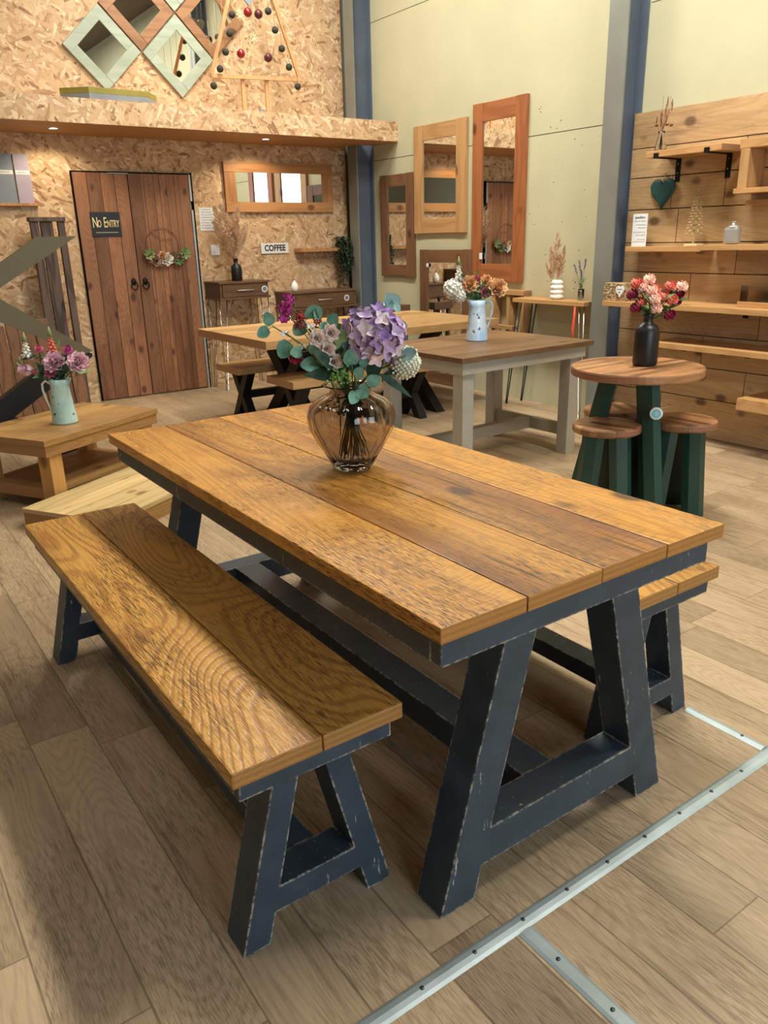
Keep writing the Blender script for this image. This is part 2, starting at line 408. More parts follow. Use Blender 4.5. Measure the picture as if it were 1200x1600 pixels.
M['ply'] = wood('ledge_underside', (196, 146, 92), (180, 130, 78), (140, 96, 56), 'X', 'Y', rings=8, fig=.3, streak=.1, blot=.2, knots=0, rough=.55, bump=.05, rnd=False)
M['cream'] = plain('cream_wall_paint', (192, 187, 154), .75, 0, .3, .02, 3)
M['darkjoint'] = plain('panel_joint', (90, 84, 66), .9, 0, .1, 0)
M['steel_grey'] = plain('grey_steel_paint', (126, 128, 118), .45, 0, .5, .05, 3)
M['steel_blue'] = plain('blue_steel_paint', (92, 102, 116), .4, 0, .5, .05, 3)
M['alu'] = plain('aluminium_strip', (176, 188, 188), .5, .55, .5, .06)
M['screw'] = metal('screw_head', (90, 92, 95), .4)
M['chrome'] = metal('chrome_rod', (190, 190, 190), .2)
M['iron'] = plain('black_iron', (26, 25, 25), .5, .6, .5, .05)
M['gap'] = plain('gap_shade', (12, 10, 9), .9, 0, .1, 0)
M['ceiling'] = plain('ceiling_panels', (112, 96, 80), .8, 0, .2, .05, 2)
M['roomwall'] = plain('cream_block_wall', (150, 146, 130), .8, 0, .2, .03, 2)
M['matt_black'] = plain('matt_black_glaze', (24, 24, 26), .38, 0, .5, .03)
M['white'] = plain('white_board', (232, 232, 228), .55, 0, .4, .01)
M['paper'] = plain('white_paper', (226, 228, 226), .7, 0, .2, .01)
M['ink'] = plain('black_ink', (38, 38, 40), .7, 0, .2, 0)
M['cream_ink'] = plain('cream_lettering', (226, 206, 150), .6, 0, .3, 0)
M['slate'] = plain('charcoal_board', (44, 48, 54), .6, 0, .3, .04)
M['lamp'] = plain('lamp_diffuser', (255, 246, 228), .5, 0, .3, 0, emit=6)
M['downlight'] = plain('downlight_lens', (255, 240, 215), .5, 0, .3, 0, emit=14)
M['lampbody'] = plain('lamp_housing', (225, 225, 222), .5, 0, .4, 0)
M['tag_blue'] = plain('pale_blue_tag', (120, 190, 205), .5, 0, .4, .02)
M['string'] = plain('natural_string', (170, 150, 120), .8, 0, .2, 0)
def mirror_mat():
    t = NT('mirror_glass'); t.out((.86, .88, .86, 1), .012, 1.0); return t.m
M['mirror'] = mirror_mat()
def glass_mat(name, col, rough=0.0, ior=1.45):
    t = NT(name); t.out(col, rough, 0, .5); t.p.inputs['Transmission Weight'].default_value = 1; t.p.inputs['IOR'].default_value = ior; return t.m
M['smoke'] = glass_mat('smoked_glass', (.62, .58, .56, 1))
M['clear'] = glass_mat('clear_glass', (.95, .97, .96, 1))
def petal_mat(name, a, b, scale=60, rough=.6):
    t = NT(name); n_ = t.noise(t.obj(False), scale, 2)
    t.out(t.mix(t.maprange(n_, .35, .65), srgb(*a), srgb(*b)), rough, 0, .25)
    t.p.inputs['Subsurface Weight'].default_value = 0.0
    return t.m
M['euc'] = petal_mat('eucalyptus_leaf', (134, 176, 152), (90, 138, 116), 30)
M['euc_blue'] = petal_mat('blue_eucalyptus_leaf', (150, 184, 178), (112, 152, 152), 30)
M['leaf'] = petal_mat('green_leaf', (104, 136, 84), (66, 100, 60), 30)
M['leaf_pale'] = petal_mat('pale_green_leaf', (150, 168, 110), (104, 130, 80), 30)
M['leaf_dark'] = petal_mat('dark_green_leaf', (62, 88, 66), (38, 62, 48), 30)
M['stem'] = petal_mat('plant_stem', (96, 120, 62), (66, 90, 46), 20)
M['hyd'] = petal_mat('lilac_petals', (208, 184, 210), (168, 138, 180), 38)
M['hyd2'] = petal_mat('cream_lilac_petals', (240, 226, 212), (212, 184, 200), 40)
M['sedum'] = petal_mat('grey_white_buds', (236, 238, 220), (190, 198, 172), 90)
M['magenta'] = petal_mat('magenta_petals', (206, 70, 150), (150, 30, 100), 60)
M['redflower'] = petal_mat('deep_red_petals', (184, 44, 62), (120, 20, 40), 60)
M['whitefl'] = petal_mat('white_petals', (250, 248, 240), (230, 226, 214), 60)
M['blush'] = petal_mat('blush_petals', (244, 226, 212), (220, 196, 182), 60)
M['berry'] = petal_mat('green_berries', (150, 184, 104), (96, 140, 66), 60)
M['rose_pink'] = petal_mat('dusky_pink_petals', (244, 212, 218), (216, 164, 180), 30)
M['bud_pink'] = petal_mat('bright_pink_petals', (232, 136, 156), (204, 92, 122), 30)
M['bud_purple'] = petal_mat('purple_pink_petals', (214, 116, 166), (184, 80, 140), 30)
M['coral'] = petal_mat('coral_petals', (238, 146, 122), (216, 104, 84), 40)
M['peach'] = petal_mat('pale_peach_petals', (255, 222, 204), (246, 190, 174), 40)
M['burgundy'] = petal_mat('burgundy_petals', (158, 50, 76), (112, 28, 54), 40)
M['tan_rose'] = petal_mat('tan_rose_petals', (236, 196, 150), (204, 150, 106), 40)
M['mauve_rose'] = petal_mat('mauve_rose_petals', (206, 142, 146), (166, 98, 108), 40)
M['cream_hyd'] = petal_mat('cream_hydrangea_petals', (238, 234, 216), (206, 208, 206), 60)
M['pampas'] = petal_mat('dry_pampas', (236, 208, 176), (208, 172, 138), 50, .8)
M['dried_brown'] = petal_mat('dried_brown_grass', (150, 108, 86), (104, 68, 54), 50, .8)
M['lavender'] = petal_mat('lavender_buds', (120, 110, 150), (80, 74, 110), 70)
M['bauble_grey'] = plain('charcoal_felt_ball', (64, 64, 58), .75, 0, .2, .08, 40)
M['bauble_red'] = plain('red_bauble', (150, 34, 38), .25, .2, .6, .05)
M['bauble_maroon'] = plain('maroon_bauble', (84, 28, 30), .45, 0, .5, .05)
M['gold'] = plain('pale_gold', (240, 224, 172), .4, .15, .5, .06, 40)
M['mauve'] = petal_mat('mauve_petals', (190, 160, 172), (150, 116, 134), 38)
M['purple'] = petal_mat('purple_petals', (168, 138, 186), (130, 102, 154), 38)
M['dusty'] = petal_mat('dusty_flower', (196, 168, 140), (150, 118, 96), 38)
M['heart_teal'] = plain('dark_teal_felt', (38, 74, 70), .6, 0, .3, .05)
def jug_mat(name, base, low, face):
    """glazed tin jug printed with little blue butterflies and pale blossom"""
    t = NT(name); co = t.obj(False)
    n1 = t.noise(co, 9, 3)
    col = t.mix(t.maprange(n1, .35, .65), srgb(*base), srgb(*low))
    v = t.n('ShaderNodeTexVoronoi'); v.inputs['Scale'].default_value = 30; t.l(co, v.inputs['Vector'])
    r = t.sep(v.outputs['Color']); z = t.sep(co)[2]; x = t.sep(co)[0]
    band = t.math('MULTIPLY', t.math('MULTIPLY', t.maprange(z, .04, .06), t.maprange(z, .19, .17)), 1.0)
    fl = t.math('MULTIPLY', t.math('LESS_THAN', v.outputs['Distance'], .42), t.math('MULTIPLY', t.math('GREATER_THAN', r[0], .78), band))
    col = t.mix(fl, col, srgb(225, 222, 200))
    nb = t.noise(co, 70, 2)
    bf = t.math('MULTIPLY', t.math('MULTIPLY', t.math('LESS_THAN', v.outputs['Distance'], .36), t.math('LESS_THAN', r[0], .20)), band)
    bf = t.math('MULTIPLY', bf, t.math('GREATER_THAN', nb, .46))
    col = t.mix(bf, col, srgb(52, 74, 118))
    t.out(col, .25, 0, .5); return t.m
M['jug_mint'] = jug_mat('mint_jug_glaze', (186, 216, 208), (158, 198, 190), 0)
M['jug_blue'] = jug_mat('pale_blue_jug_glaze', (206, 222, 230), (160, 192, 224), 0)
M['wicker'] = plain('woven_bark', (206, 174, 132), .85, 0, .2, .22, 45)
M['paint_a'] = plain('slate_grey_sample', (112, 122, 130), .5, 0, .3, .03)
M['paint_b'] = plain('blue_grey_sample', (134, 142, 150), .5, 0, .3, .03)
M['paint_c'] = plain('lilac_grey_sample', (176, 164, 178), .5, 0, .3, .03)
M['olive_board'] = plain('olive_yellow_paint', (150, 138, 62), .5, 0, .3, .06)
M['greyboard'] = plain('grey_board_paint', (140, 142, 146), .5, 0, .3, .06)
M['switch'] = plain('switch_plastic', (232, 236, 244), .4, 0, .4, 0)
M['orange_ribbon'] = plain('coral_ribbon', (236, 96, 70), .5, 0, .3, .02)
M['silver_glaze'] = plain('silver_grey_glass', (178, 176, 170), .15, .3, .6, .05)
M['outside'] = plain('white_cabinet', (222, 228, 224), .5, 0, .3, 0)
def hgrain(key, axis, across, light, mid, dark):
    M[key + '_h'] = wood(key + '_rail', light, mid, dark, axis, across, rings=14, fig=.55, streak=.3, blot=.35, knots=.3, rough=.46, bump=.12)
hgrain('frame_mid', 'Y', 'Z', (168, 114, 66), (138, 88, 48), (80, 48, 28))
hgrain('frame_light', 'Y', 'Z', (190, 146, 92), (164, 118, 68), (104, 68, 38))
hgrain('frame_red', 'Y', 'Z', (166, 100, 54), (138, 76, 38), (80, 40, 20))
hgrain('frame_dark', 'Y', 'Z', (124, 86, 56), (98, 66, 42), (56, 36, 24))
hgrain('frame_x', 'Z', 'X', (196, 140, 84), (162, 108, 60), (100, 62, 34))
hgrain('shelfx', 'X', 'Y', (190, 140, 84), (166, 116, 64), (104, 66, 36))

# ================================================================== SETTING
XW, YW = 5.12, 7.72
m = MB(); m.box(-4, XW + .1, -3.5, YW + .1, -.08, 0); m.build('floor', M['floor'], kind='structure')
m = MB(); m.box(-4, 4.99, YW, YW + .12, 0, 4.8); m.build('wall_back', M['osb'], kind='structure')
w = MB(); w.box(XW, XW + .12, -3.5, YW + .12, 0, 4.8); wr = w.build('wall_right', M['cream'], kind='structure')
m = MB()
m.box(XW - .0015, XW + .01, 4.17, YW, 2.183, 2.188); m.box(XW - .0015, XW + .01, 4.17, YW, 3.443, 3.448)
m.box(XW - .0015, XW + .01, -3.4, 3.99, 2.9, 2.905)
m.build('panel_joint', M['darkjoint'], wr)
m = MB()
rnd = random.Random(3)
for i in range(34):
    y = rnd.uniform(4.3, 5.1) if i < 26 else rnd.uniform(5.2, 7.2); z = rnd.uniform(.95, 2.4)
    m.box(XW - .0012, XW, y, y + rnd.uniform(.004, .011), z, z + rnd.uniform(.004, .01))
m.build('screw_hole', M['darkjoint'], wr)
m = MB(); m.box(4.99, XW, YW + .02, YW + .12, 0, 4.8); m.build('trim_1', M['steel_grey'], kind='structure')
m = MB(); m.box(-4.12, -4, -3.5, YW + .12, 0, 4.8); m.build('wall_left', M['roomwall'], kind='structure')
m = MB()
m.box(-4.12, -.7, -3.62, -3.5, 0, 4.8); m.box(3.1, XW + .12, -3.62, -3.5, 0, 4.8); m.box(-.7, 3.1, -3.62, -3.5, 3.2, 4.8); m.box(-.7, 3.1, -3.62, -3.5, 0, .6)
m.build('wall_front', M['roomwall'], kind='structure')
m = MB(); m.box(-4.12, XW + .12, -3.62, YW + .12, 4.8, 4.9); m.build('ceiling', M['ceiling'], kind='structure')
m = MB()
for x in (-.7, .56, 1.83, 3.05): m.box(x, x + .06, -3.6, -3.52, .6, 3.2)
m.box(-.7, 3.11, -3.6, -3.52, .58, .66); m.box(-.7, 3.11, -3.6, -3.52, 3.15, 3.2)
m.build('window_1', M['white'], kind='structure')

# steel columns (H section: flange towards the room, web recessed)
def column(n, y0, y1, x0, x1):
    m = MB()
    m.box(x0, x0 + .014, y0, y1, 0, 4.8); 
    o = m.build('trim_%d' % n, M['steel_grey'], kind='structure')
    m = MB(); yc = (y0 + y1) / 2
    m.box(x0 + .014, x1 - .014, yc - .01, yc + .01, 0, 4.8); m.box(x1 - .014, x1, y0, y1, 0, 4.8)
    m.build('column_web', M['steel_blue'], o)
column(2, 7.37, 7.53, 4.90, XW); column(3, 4.0, 4.165, 4.90, XW)

# projecting ledge over the door, OSB face, plain underside
m = MB(); m.box(-4, XW, 6.94, 6.962, 2.33, 2.51); m.box(-4, 4.9, 6.962, 7.3699, 2.49, 2.509); m.box(-4, 4.88, 7.3699, YW, 2.49, 2.509)
lg = m.build('trim_4', M['osb'], kind='structure')
m = MB(); m.box(-4, XW, 6.962, 7.36, 2.331, 2.345); m.box(-4, 4.88, 7.36, YW, 2.331, 2.345); m.build('underside', M['ply'], lg)
for (x, y) in ((1.906, 7.31), (3.815, 7.27)):
    m = MB((x, y, 2.33)); m.lathe([(.03, -.0), (.042, -.0), (.042, -.006), (.03, -.004)], (x, y, 2.33), 24, closed=True)
    t = thing('downlight', 'small round downlight set in the ledge underside ' + ('above the boarded double door' if x < 3 else 'above the wide wall mirror'), 'light', (x, y, 2.33), group='downlights in the ledge')
    m.build('bezel', M['lampbody'], t)
    m = MB((x, y, 2.33)); m.lathe([(.0305, -.003), (.0305, .0)], (x, y, 2.33), 24); m.build('lens', M['downlight'], t)
    d = bpy.data.lights.new('downlight_beam', 'SPOT'); d.energy = 26; d.spot_size = 2.3; d.spot_blend = .5; d.color = (1, .84, .60); d.shadow_soft_size = .03
    o = bpy.data.objects.new('downlight_beam', d); link(o); o.location = (x, y, 2.32); o.rotation_euler = (-.25 * -1, 0, 0)

# ceiling strip fittings
for i, (lx, ly) in enumerate(LAMPS):
    where = ['nearest the window wall on the right', 'over the long pine table on the right', 'by the back wall on the right', 'over the left side of the floor', 'by the back wall on the left'][i]
    t = thing('ceiling_strip_light', 'long white ceiling strip light ' + where, 'light', (lx, ly, 4.8), group='ceiling strip lights')
    m = MB((lx, ly, 4.8)); m.box(lx - .28, lx + .28, ly - .8, ly + .8, 4.76, 4.8); m.build('housing', M['lampbody'], t)
    m = MB((lx, ly, 4.8)); m.box(lx - .26, lx + .26, ly - .77, ly + .77, 4.74, 4.76); m.build('diffuser', M['lamp'], t)

# cladding boards on the right wall
rows = [2.222, 1.985, 1.788, 1.573, 1.345, 1.14, .93, .72, .50, .28, 0.0]
seams = [[], [3.14], [3.67, 3.26], [3.60], [3.12], [3.45], [3.8, 2.9], [3.3], [2.95], [3.6, 2.7]]
cl = None
k = 0
for i in range(10):
    ys = [4.035] + seams[i] + [1.0]
    for j in range(len(ys) - 1):
        m = MB((XW, (ys[j] + ys[j + 1]) / 2, rows[i])); m.box(5.085, XW - .009, ys[j + 1] + .0025, ys[j] - .0025, rows[i + 1] + .003, rows[i] - .003, .002)
        if cl is None:
            cl = m.build('trim_5', M['clad'], kind='structure')
        else:
            o = m.build('cladding_board', M['clad'], cl); o.location = m.o - cl.location
m = MB(cl.location); m.box(XW - .008, XW - .0005, 1.0, 4.035, 0, 2.22); m.build('cladding_gap_shade', M['gap'], cl)  # near-black sheet added behind the boards so their gaps look shaded
# double door: ledged boards in a plain opening
t = bpy.data.objects.new('door_1', None); link(t); t['kind'] = 'structure'; t.location = (2.64, 7.72, 0)
O = (2.64, 7.72, 0)
m = MB(O); m.box(2.094, 2.101, 7.69, YW, 0, 2.045); m.box(2.094, 3.185, 7.69, YW, 2.037, 2.046); m.box(3.20, 3.212, 7.68, YW, 0, 2.05); m.build('door_gap_shade', M['gap'], t)  # near-black strips painting the shade of the gap round the leaves
m = MB(O); m.box(3.178, 3.198, 7.68, YW - .001, 0.0, 1.72); m.box(3.178, 3.198, 7.68, YW - .001, 1.80, 2.035); m.box(2.42, 2.60, 7.675, 7.69, 2.028, 2.034); m.build('edge_strip', M['alu'], t)
for (a, b) in ((2.102, 2.592), (2.596, 3.176)):
    m = MB(O)
    x = a
    while x < b - .01:
        e = min(x + (b - a) / 4, b); m.box(x + .0012, e - .0012, 7.685, 7.716, .012, 2.034, .003); x = e
    leaf = m.build('door_leaf', M['doorwood'], t)
    rx = 2.535 if a < 2.3 else 2.645
    m = MB(O); m.lathe([(.026, 0), (.02, .01), (.006, .014)], (0, 0, 0), 16)
    for v in m.bm.verts: v.co = Vector((rx + (v.co.x + O[0]), 7.685 - (v.co.z), 1.085 + (v.co.y + O[1]) * 1.3)) - Vector(O)
    m.tube([(rx + .03 * math.sin(q), 7.668 - .004, 1.05 + .036 * math.cos(q)) for q in [i * PI / 9 for i in range(19)]], .0055, 8, caps=False)
    m.build('ring_handle', M['iron'], leaf)
t2 = thing('no_entry_sign', 'charcoal NO ENTRY sign hung on the boarded door', 'sign', (2.343, 7.684, 1.59))
OS = (2.343, 7.684, 1.59)
m = MB(OS); m.box(2.209, 2.477, 7.676, 7.684, 1.492, 1.703, .002); m.build('board', M['slate'], t2)
text_part('N', .125, (2.247, 7.675, 1.61), M['cream_ink'], t2, sx=.52, off=OS, bold=.001)
text_part('O', .085, (2.284, 7.675, 1.60), M['cream_ink'], t2, sx=.5, off=OS, bold=.001)
text_part('E', .125, (2.337, 7.675, 1.61), M['cream_ink'], t2, sx=.5, off=OS, bold=.001)
text_part('NTRY', .085, (2.408, 7.675, 1.60), M['cream_ink'], t2, sx=.5, off=OS, bold=.001)
m = MB(OS); m.box(2.245, 2.445, 7.6745, 7.6765, 1.524, 1.532); m.build('underline', M['string'], t2)

# aluminium threshold strips
def strip(n, x0, x1, y0, y1, alongx):
    m = MB()
    w = (y1 - y0) if alongx else (x1 - x0)
    prof = [(0, 0), (w, 0), (w, .001), (w * .8, .0045), (w * .5, .006), (w * .2, .0045), (0, .001)]
    if alongx: m.prism([(y0 + a, b) for a, b in prof], 'X', x0, x1)
    else: m.prism([(x0 + a, b) for a, b in prof], 'Y', y0, y1)
    o = m.build('trim_%d' % n, M['alu'], kind='structure')
    m = MB(); L = (x1 - x0) if alongx else (y1 - y0); k = int(L / .14)
    for i in range(k):
        q = .07 + i * .14
        c = (x0 + q, (y0 + y1) / 2) if alongx else ((x0 + x1) / 2, y0 + q)
        m.lathe([(.005, .0055), (.0045, .0072), (.002, .0075)], (c[0], c[1], 0), 10)
    m.build('screw', M['screw'], o)
strip(6, -1.6, 2.0, .905, .945, True)
strip(7, 1.965, 2.0, .946, 1.20, False)
strip(8, .957, .997, -.8, .904, False)
strip(9, 1.965, 2.0, 2.0, 2.3, False)

# ================================================================== MAIN TABLE AND BENCHES
def a_frame(m, y0, y1, ft, top, zt, r0, r1, xo=0.0):
    """one A shaped end: ft/top = (outer, inner) half widths from centre"""
    (fo, fi), (to, ti) = ft, top
    def xin(z): return fi + (ti - fi) * z / zt
    poly = [(-fo, 0), (-fi, 0), (-xin(r0) , r0), (xin(r0), r0), (fi, 0), (fo, 0), (to, zt), (ti, zt), (xin(r1), r1), (-xin(r1), r1), (-ti, zt), (-to, zt)]
    m.prism([(x + xo, z) for x, z in poly], 'Y', y0, y1, .0015)
T = thing('dining_table', 'long dining table with rustic pine plank top and distressed blue-black A-frame legs', 'table', (1.218, 1.92, 0))
X0, X1, Y0, Y1 = .785, 1.651, .96, 2.88
for i in range(4):
    a = X0 + i * .2165; b = a + .2165
    m = MB(T.location); m.box(a + .0012, b - .0012, Y0 + random.uniform(0, .002), Y1, .733, .767, .0035); m.build('top_board', M['top'], T)
m = MB(T.location)
m.box(.807, 1.630, .985, 1.015, .668, .7325, .002); m.build('end_apron', M['blue'], T)
m = MB(T.location); m.box(.807, 1.630, 2.83, 2.86, .668, .7325, .002); m.build('end_apron', M['blue'], T)
for (a, b_) in ((.807, .835), (1.602, 1.630)):
    m = MB(T.location); m.box(a, b_, 1.016, 2.829, .668, .7325, .002); m.build('side_apron', M['blue'], T)
for (a, b) in ((1.036, 1.124), (2.745, 2.833)):
    m = MB(T.location); a_frame(m, a, b, (.384, .286), (.205, .112), .668, .082, .175, 1.233 - 0)
    m.box(1.233 - .2, 1.233 + .2, a + .01, b - .01, .6681, .7325)
    m.build('a_frame_leg', M['blue'], T)
m = MB(T.location); m.box(1.178, 1.278, 1.124, 2.745, .09, .174, .002); m.build('stretcher', M['blue'], T)

def bench(name, label, group, first):
    T = thing(name, label, 'bench', (0, 0, 0), group=group)
    for s in (-1, 1):
        m = MB(); m.box(min(0, s * .197) + .0012, max(0, s * .197) - .0012, -.85, .85, .462, .50, .0045); m.build('seat_board', M['bench'], T)
    for (y0, y1) in ((-.83, -.805), (.805, .83)):
        m = MB(); m.box(-.177, .177, y0, y1, .415, .4615, .0015); m.build('end_apron', M['blue'], T)
    for (x0, x1) in ((-.177, -.155), (.155, .177)):
        m = MB(); m.box(x0, x1, -.804, .804, .415, .4615, .0015); m.build('side_apron', M['blue'], T)
    for a in (-.797, .712):
        m = MB(); a_frame(m, a, a + .085, (.19, .126), (.0865, .026), .415, .075, .138); m.box(-.1, .1, a + .01, a + .075, .4151, .4615); m.build('a_frame_leg', M['blue'], T)
    m = MB(); m.box(-.04, .04, -.712, .712, .08, .137, .0015); m.build('stretcher', M['blue'], T)
    return T
B = bench('bench', 'rustic two-plank pine bench on the left of the main dining table', 'A-frame benches beside the dining table', True)
B.location = (.643, 2.0, 0)
C_ = copy_tree(B); C_.location = (1.80, 2.01, 0); C_['label'] = 'matching rustic pine bench mostly hidden behind the right side of the main dining table'

# ================================================================== GREY TABLE
T = thing('farmhouse_table', 'warm grey painted table with dark oiled top and H stretcher', 'table', (3.54, 3.91, 0), math.radians(1.5))
hx, hy = .58, .455
m = MB(); m.box(-hx, hx, -hy, hy, .728, .76, .004); m.build('table_top', M['greytop'], T)
m = MB()
ax, ay = hx - .035, hy - .035
m.box(-ax, ax, -ay, -ay + .025, .655, .7275); m.box(-ax, ax, ay - .025, ay, .655, .7275); m.box(-ax, -ax + .025, -ay + .0251, ay - .0251, .655, .7275); m.box(ax - .025, ax, -ay + .0251, ay - .0251, .655, .7275)
m.build('apron', M['grey'], T)
for sx in (-1, 1):
    for sy in (-1, 1):
        cx, cy = sx * (ax - .07), sy * (ay - .07)
        m = MB(); m.box(cx - .044, cx + .044, cy - .044, cy + .044, 0, .727, .002); m.build('leg', M['grey'], T)
m = MB()
for sx in (-1, 1): m.box(sx * (ax - .07) - .02, sx * (ax - .07) + .02, -(ay - .115), ay - .115, .12, .20, .002)
m.box(-(ax - .091), ax - .091, -.035, .035, .12, .198, .002)
m.build('stretcher', M['grey'], T)

# ================================================================== PALE TABLE WITH CROSSED LEGS AND BENCHES
def x_frame(m, x, yc, half, zt, w, th, z0=0.0):
    """crossed legs in the plane x = const"""
    c, s = half, zt / 2
    for sg in (-1, 1):
        p = [(yc - sg * half, z0), (yc - sg * (half - w), z0), (yc + sg * half, z0 + zt), (yc + sg * (half - w), z0 + zt)]
        m.prism([p[0], p[1], p[2], p[3]], 'X', x - th / 2 + sg * .001, x + th / 2 + sg * .001, 0)
T = thing('trestle_table', 'long pale pine table on black crossed legs behind the vase', 'table', (3.62, 5.6, 0))
m = MB(T.location); m.box(2.52, 4.72, 5.0, 6.2, .70, .76, .004); m.build('table_top', M['oak'], T)
for x in (3.02, 4.22):
    m = MB(T.location); x_frame(m, x, 5.6, .44, .699, .15, .09); m.build('crossed_leg', M['black'], T)
m = MB(T.location); m.box(3.066, 4.174, 5.56, 5.64, .30, .38); m.build('stretcher', M['black'], T)
def pale_bench(y, x0, x1, label):
    T = thing('trestle_bench', label, 'bench', ((x0 + x1) / 2, y, 0), group='pale benches on black crossed legs')
    m = MB(T.location); m.box(x0, x1, y - .21, y + .21, .395, .45, .004); m.build('seat', M['oak'], T)
    for x in (x0 + .14, x1 - .55):
        m = MB(T.location); x_frame(m, x, y, .17, .394, .085, .07); m.build('crossed_leg', M['black'], T)
    m = MB(T.location); m.box(x0 + .176, x1 - .586, y - .03, y + .03, .165, .225); m.build('stretcher', M['black'], T)
pale_bench(6.10, 2.70, 4.5, 'pale pine bench with black crossed legs on the far side of the pale table')
pale_bench(5.22, 2.72, 4.5, 'pale pine bench with black crossed legs in front of the long pale table')

# ================================================================== COFFEE TABLE, PLATFORM
ang = math.atan2(.4715, .818)
A = Vector((.873, 4.466)); ux = Vector((math.cos(ang), math.sin(ang))); vy = Vector((-ux.y, ux.x))
Lc, Wc = .93, .64
cc = A + ux * Lc / 2 + vy * Wc / 2
T = thing('coffee_table', 'honey pine coffee table with lower shelf carrying the mint jug', 'table', (cc.x, cc.y, 0), ang)
m = MB(); m.box(-Lc / 2, Lc / 2, -Wc / 2, Wc / 2, .385, .42, .003); m.build('table_top', M['coffee'], T)
m = MB(); a, b = Lc / 2 - .008, Wc / 2 - .008
m.box(-a, a, -b, -b + .02, .325, .3845); m.box(-a, a, b - .02, b, .325, .3845); m.box(-a, -a + .02, -b + .0201, b - .0201, .325, .3845); m.box(a - .02, a, -b + .0201, b - .0201, .325, .3845)
m.build('apron', M['coffee'], T)
cl_ = wood('honey_pine_leg', (206, 156, 88), (170, 116, 58), (110, 68, 34), 'Z', 'X', rings=12, fig=.5, streak=.3, blot=.4, knots=.4, rough=.42, bump=.12)
for sx in (-1, 1):
    for sy in (-1, 1):
        cx, cy = sx * (Lc / 2 - .085), sy * (Wc / 2 - .07); m = MB(); m.box(cx - .045, cx + .045, cy - .045, cy + .045, 0, .384, .003); m.build('leg', cl_, T)
m = MB(); m.box(-Lc / 2 + .131, Lc / 2 - .131, -Wc / 2 + .04, Wc / 2 - .04, .10, .125); m.box(-Lc / 2 + .05, -Lc / 2 + .13, -Wc / 2 + .116, Wc / 2 - .116, .06, .125); m.box(Lc / 2 - .13, Lc / 2 - .05, -Wc / 2 + .116, Wc / 2 - .116, .06, .125)
m.build('lower_shelf', M['coffee'], T)

A2 = Vector((.685, 4.352)); a2 = math.radians(31.6); u2 = Vector((math.cos(a2), math.sin(a2))); v2 = Vector((u2.y, -u2.x))
c2 = A2 + u2 * .5 + v2 * .305
T = thing('display_platform', 'low pale pine board platform on the floor between coffee table and bench', 'platform', (c2.x, c2.y, 0), a2)
m = MB(); m.box(-.5, .5, -.305, .305, .085, .108, .002); m.build('boards', M['platform'], T)
m = MB(); m.box(-.495, .495, -.30, .30, 0, .0845); m.build('plinth', M['coffee'], T)

# ================================================================== ROUND TABLE AND STOOLS
def splay_leg(m, ang, r0, r1, zt, w, th, c=(0, 0, 0)):
    """chunky splayed leg with chamfered outer face; r0 = foot radius, r1 = head radius"""
    d = Vector((math.cos(ang), math.sin(ang), 0)); s = Vector((-d.y, d.x, 0)); C0 = Vector(c)
    prof = [(-w / 2, 0), (w / 2, 0), (w / 2, th * .5), (w * .2, th), (-w * .2, th), (-w / 2, th * .5)]
    lo = [m.V(C0 + d * (r0 - th + b) + s * a) for a, b in prof]; hi = [m.V(C0 + d * (r1 - th + b) + s * a + Vector((0, 0, zt))) for a, b in prof]
    m.bm.faces.new(lo); m.bm.faces.new(hi[::-1]); n = len(prof)
    for i in range(n): m.bm.faces.new((lo[i], hi[i], hi[(i + 1) % n], lo[(i + 1) % n]))
RC = (3.42, 2.58)
T = thing('round_bistro_table', 'round stave-topped table on dark green splayed legs', 'table', (RC[0], RC[1], 0), math.radians(0))
m = MB(); m.lathe([(.321, .722), (.331, .726), (.334, .732), (.334, .760), (.331, .767), (.324, .77)], (0, 0, 0), 64, smooth=False); m.build('table_top', M['walnut'], T)
for a in (249, 122, 5):
    m = MB(); splay_leg(m, math.radians(a), .325, .178, .7215, .108, .095); lg_ = m.build('leg', M['green'], T)
    if a == 249:
        dx, dy = math.cos(math.radians(249)), math.sin(math.radians(249))
        view = Vector((-.80, -.60, 0))
        base = Vector((dx * .262, dy * .262, .575)) + Vector((-.815, .578, 0)) * .032 + view * .024
        m = MB()
        mt = Matrix.Translation(base) @ view.to_track_quat('Z', 'Y').to_matrix().to_4x4()
        b2 = MB(); b2.lathe([(.031, -.003), (.031, .003), (.026, .005)], (0, 0, 0), 32); tmp = b2.bm; m.merge(tmp, mt)
        tg = m.build('swing_tag', M['paper'], T)
        m = MB(); b2 = MB(); b2.lathe([(.022, .0045), (.022, .0065)], (0, 0, 0), 28); m.merge(b2.bm, mt); m.build('tag_print', M['tag_blue'], tg)
        m = MB(); b2 = MB(); b2.tube([(.008 * math.cos(q), .010 * math.sin(q), .007) for q in [i * PI / 6 for i in range(13)]], .0012, 6, caps=False); b2.box(-.001, .001, -.008, .008, .0065, .0075); m.merge(b2.bm, mt); m.build('tag_mark', M['paper'], tg)
        m = MB(); s_ = Vector((-dy, dx, 0)); q = Vector((dx * .252, dy * .252, .605))
        m.tube([q + s_ * .056 - Vector((dx, dy, 0)) * .04, q + s_ * .05 + Vector((dx, dy, 0)) * .012, q + view * .05, q - s_ * .05 + Vector((dx, dy, 0)) * .012, q - s_ * .056 - Vector((dx, dy, 0)) * .04], .0012, 5); m.build('tag_string', M['string'], tg)
def stool(c, rot, label):
    T = thing('stool', label, 'stool', (c[0], c[1], 0), rot, group='round stools tucked under the bistro table')
    m = MB(); m.lathe([(.156, .456), (.168, .461), (.172, .468), (.172, .490), (.168, .497), (.160, .50)], (0, 0, 0), 48, smooth=False); m.build('seat', M['walnut'], T)
    for a in (0, 120, 240):
        m = MB(); splay_leg(m, math.radians(a), .165, .125, .4555, .105, .085); m.build('leg', M['green'], T)
    return T
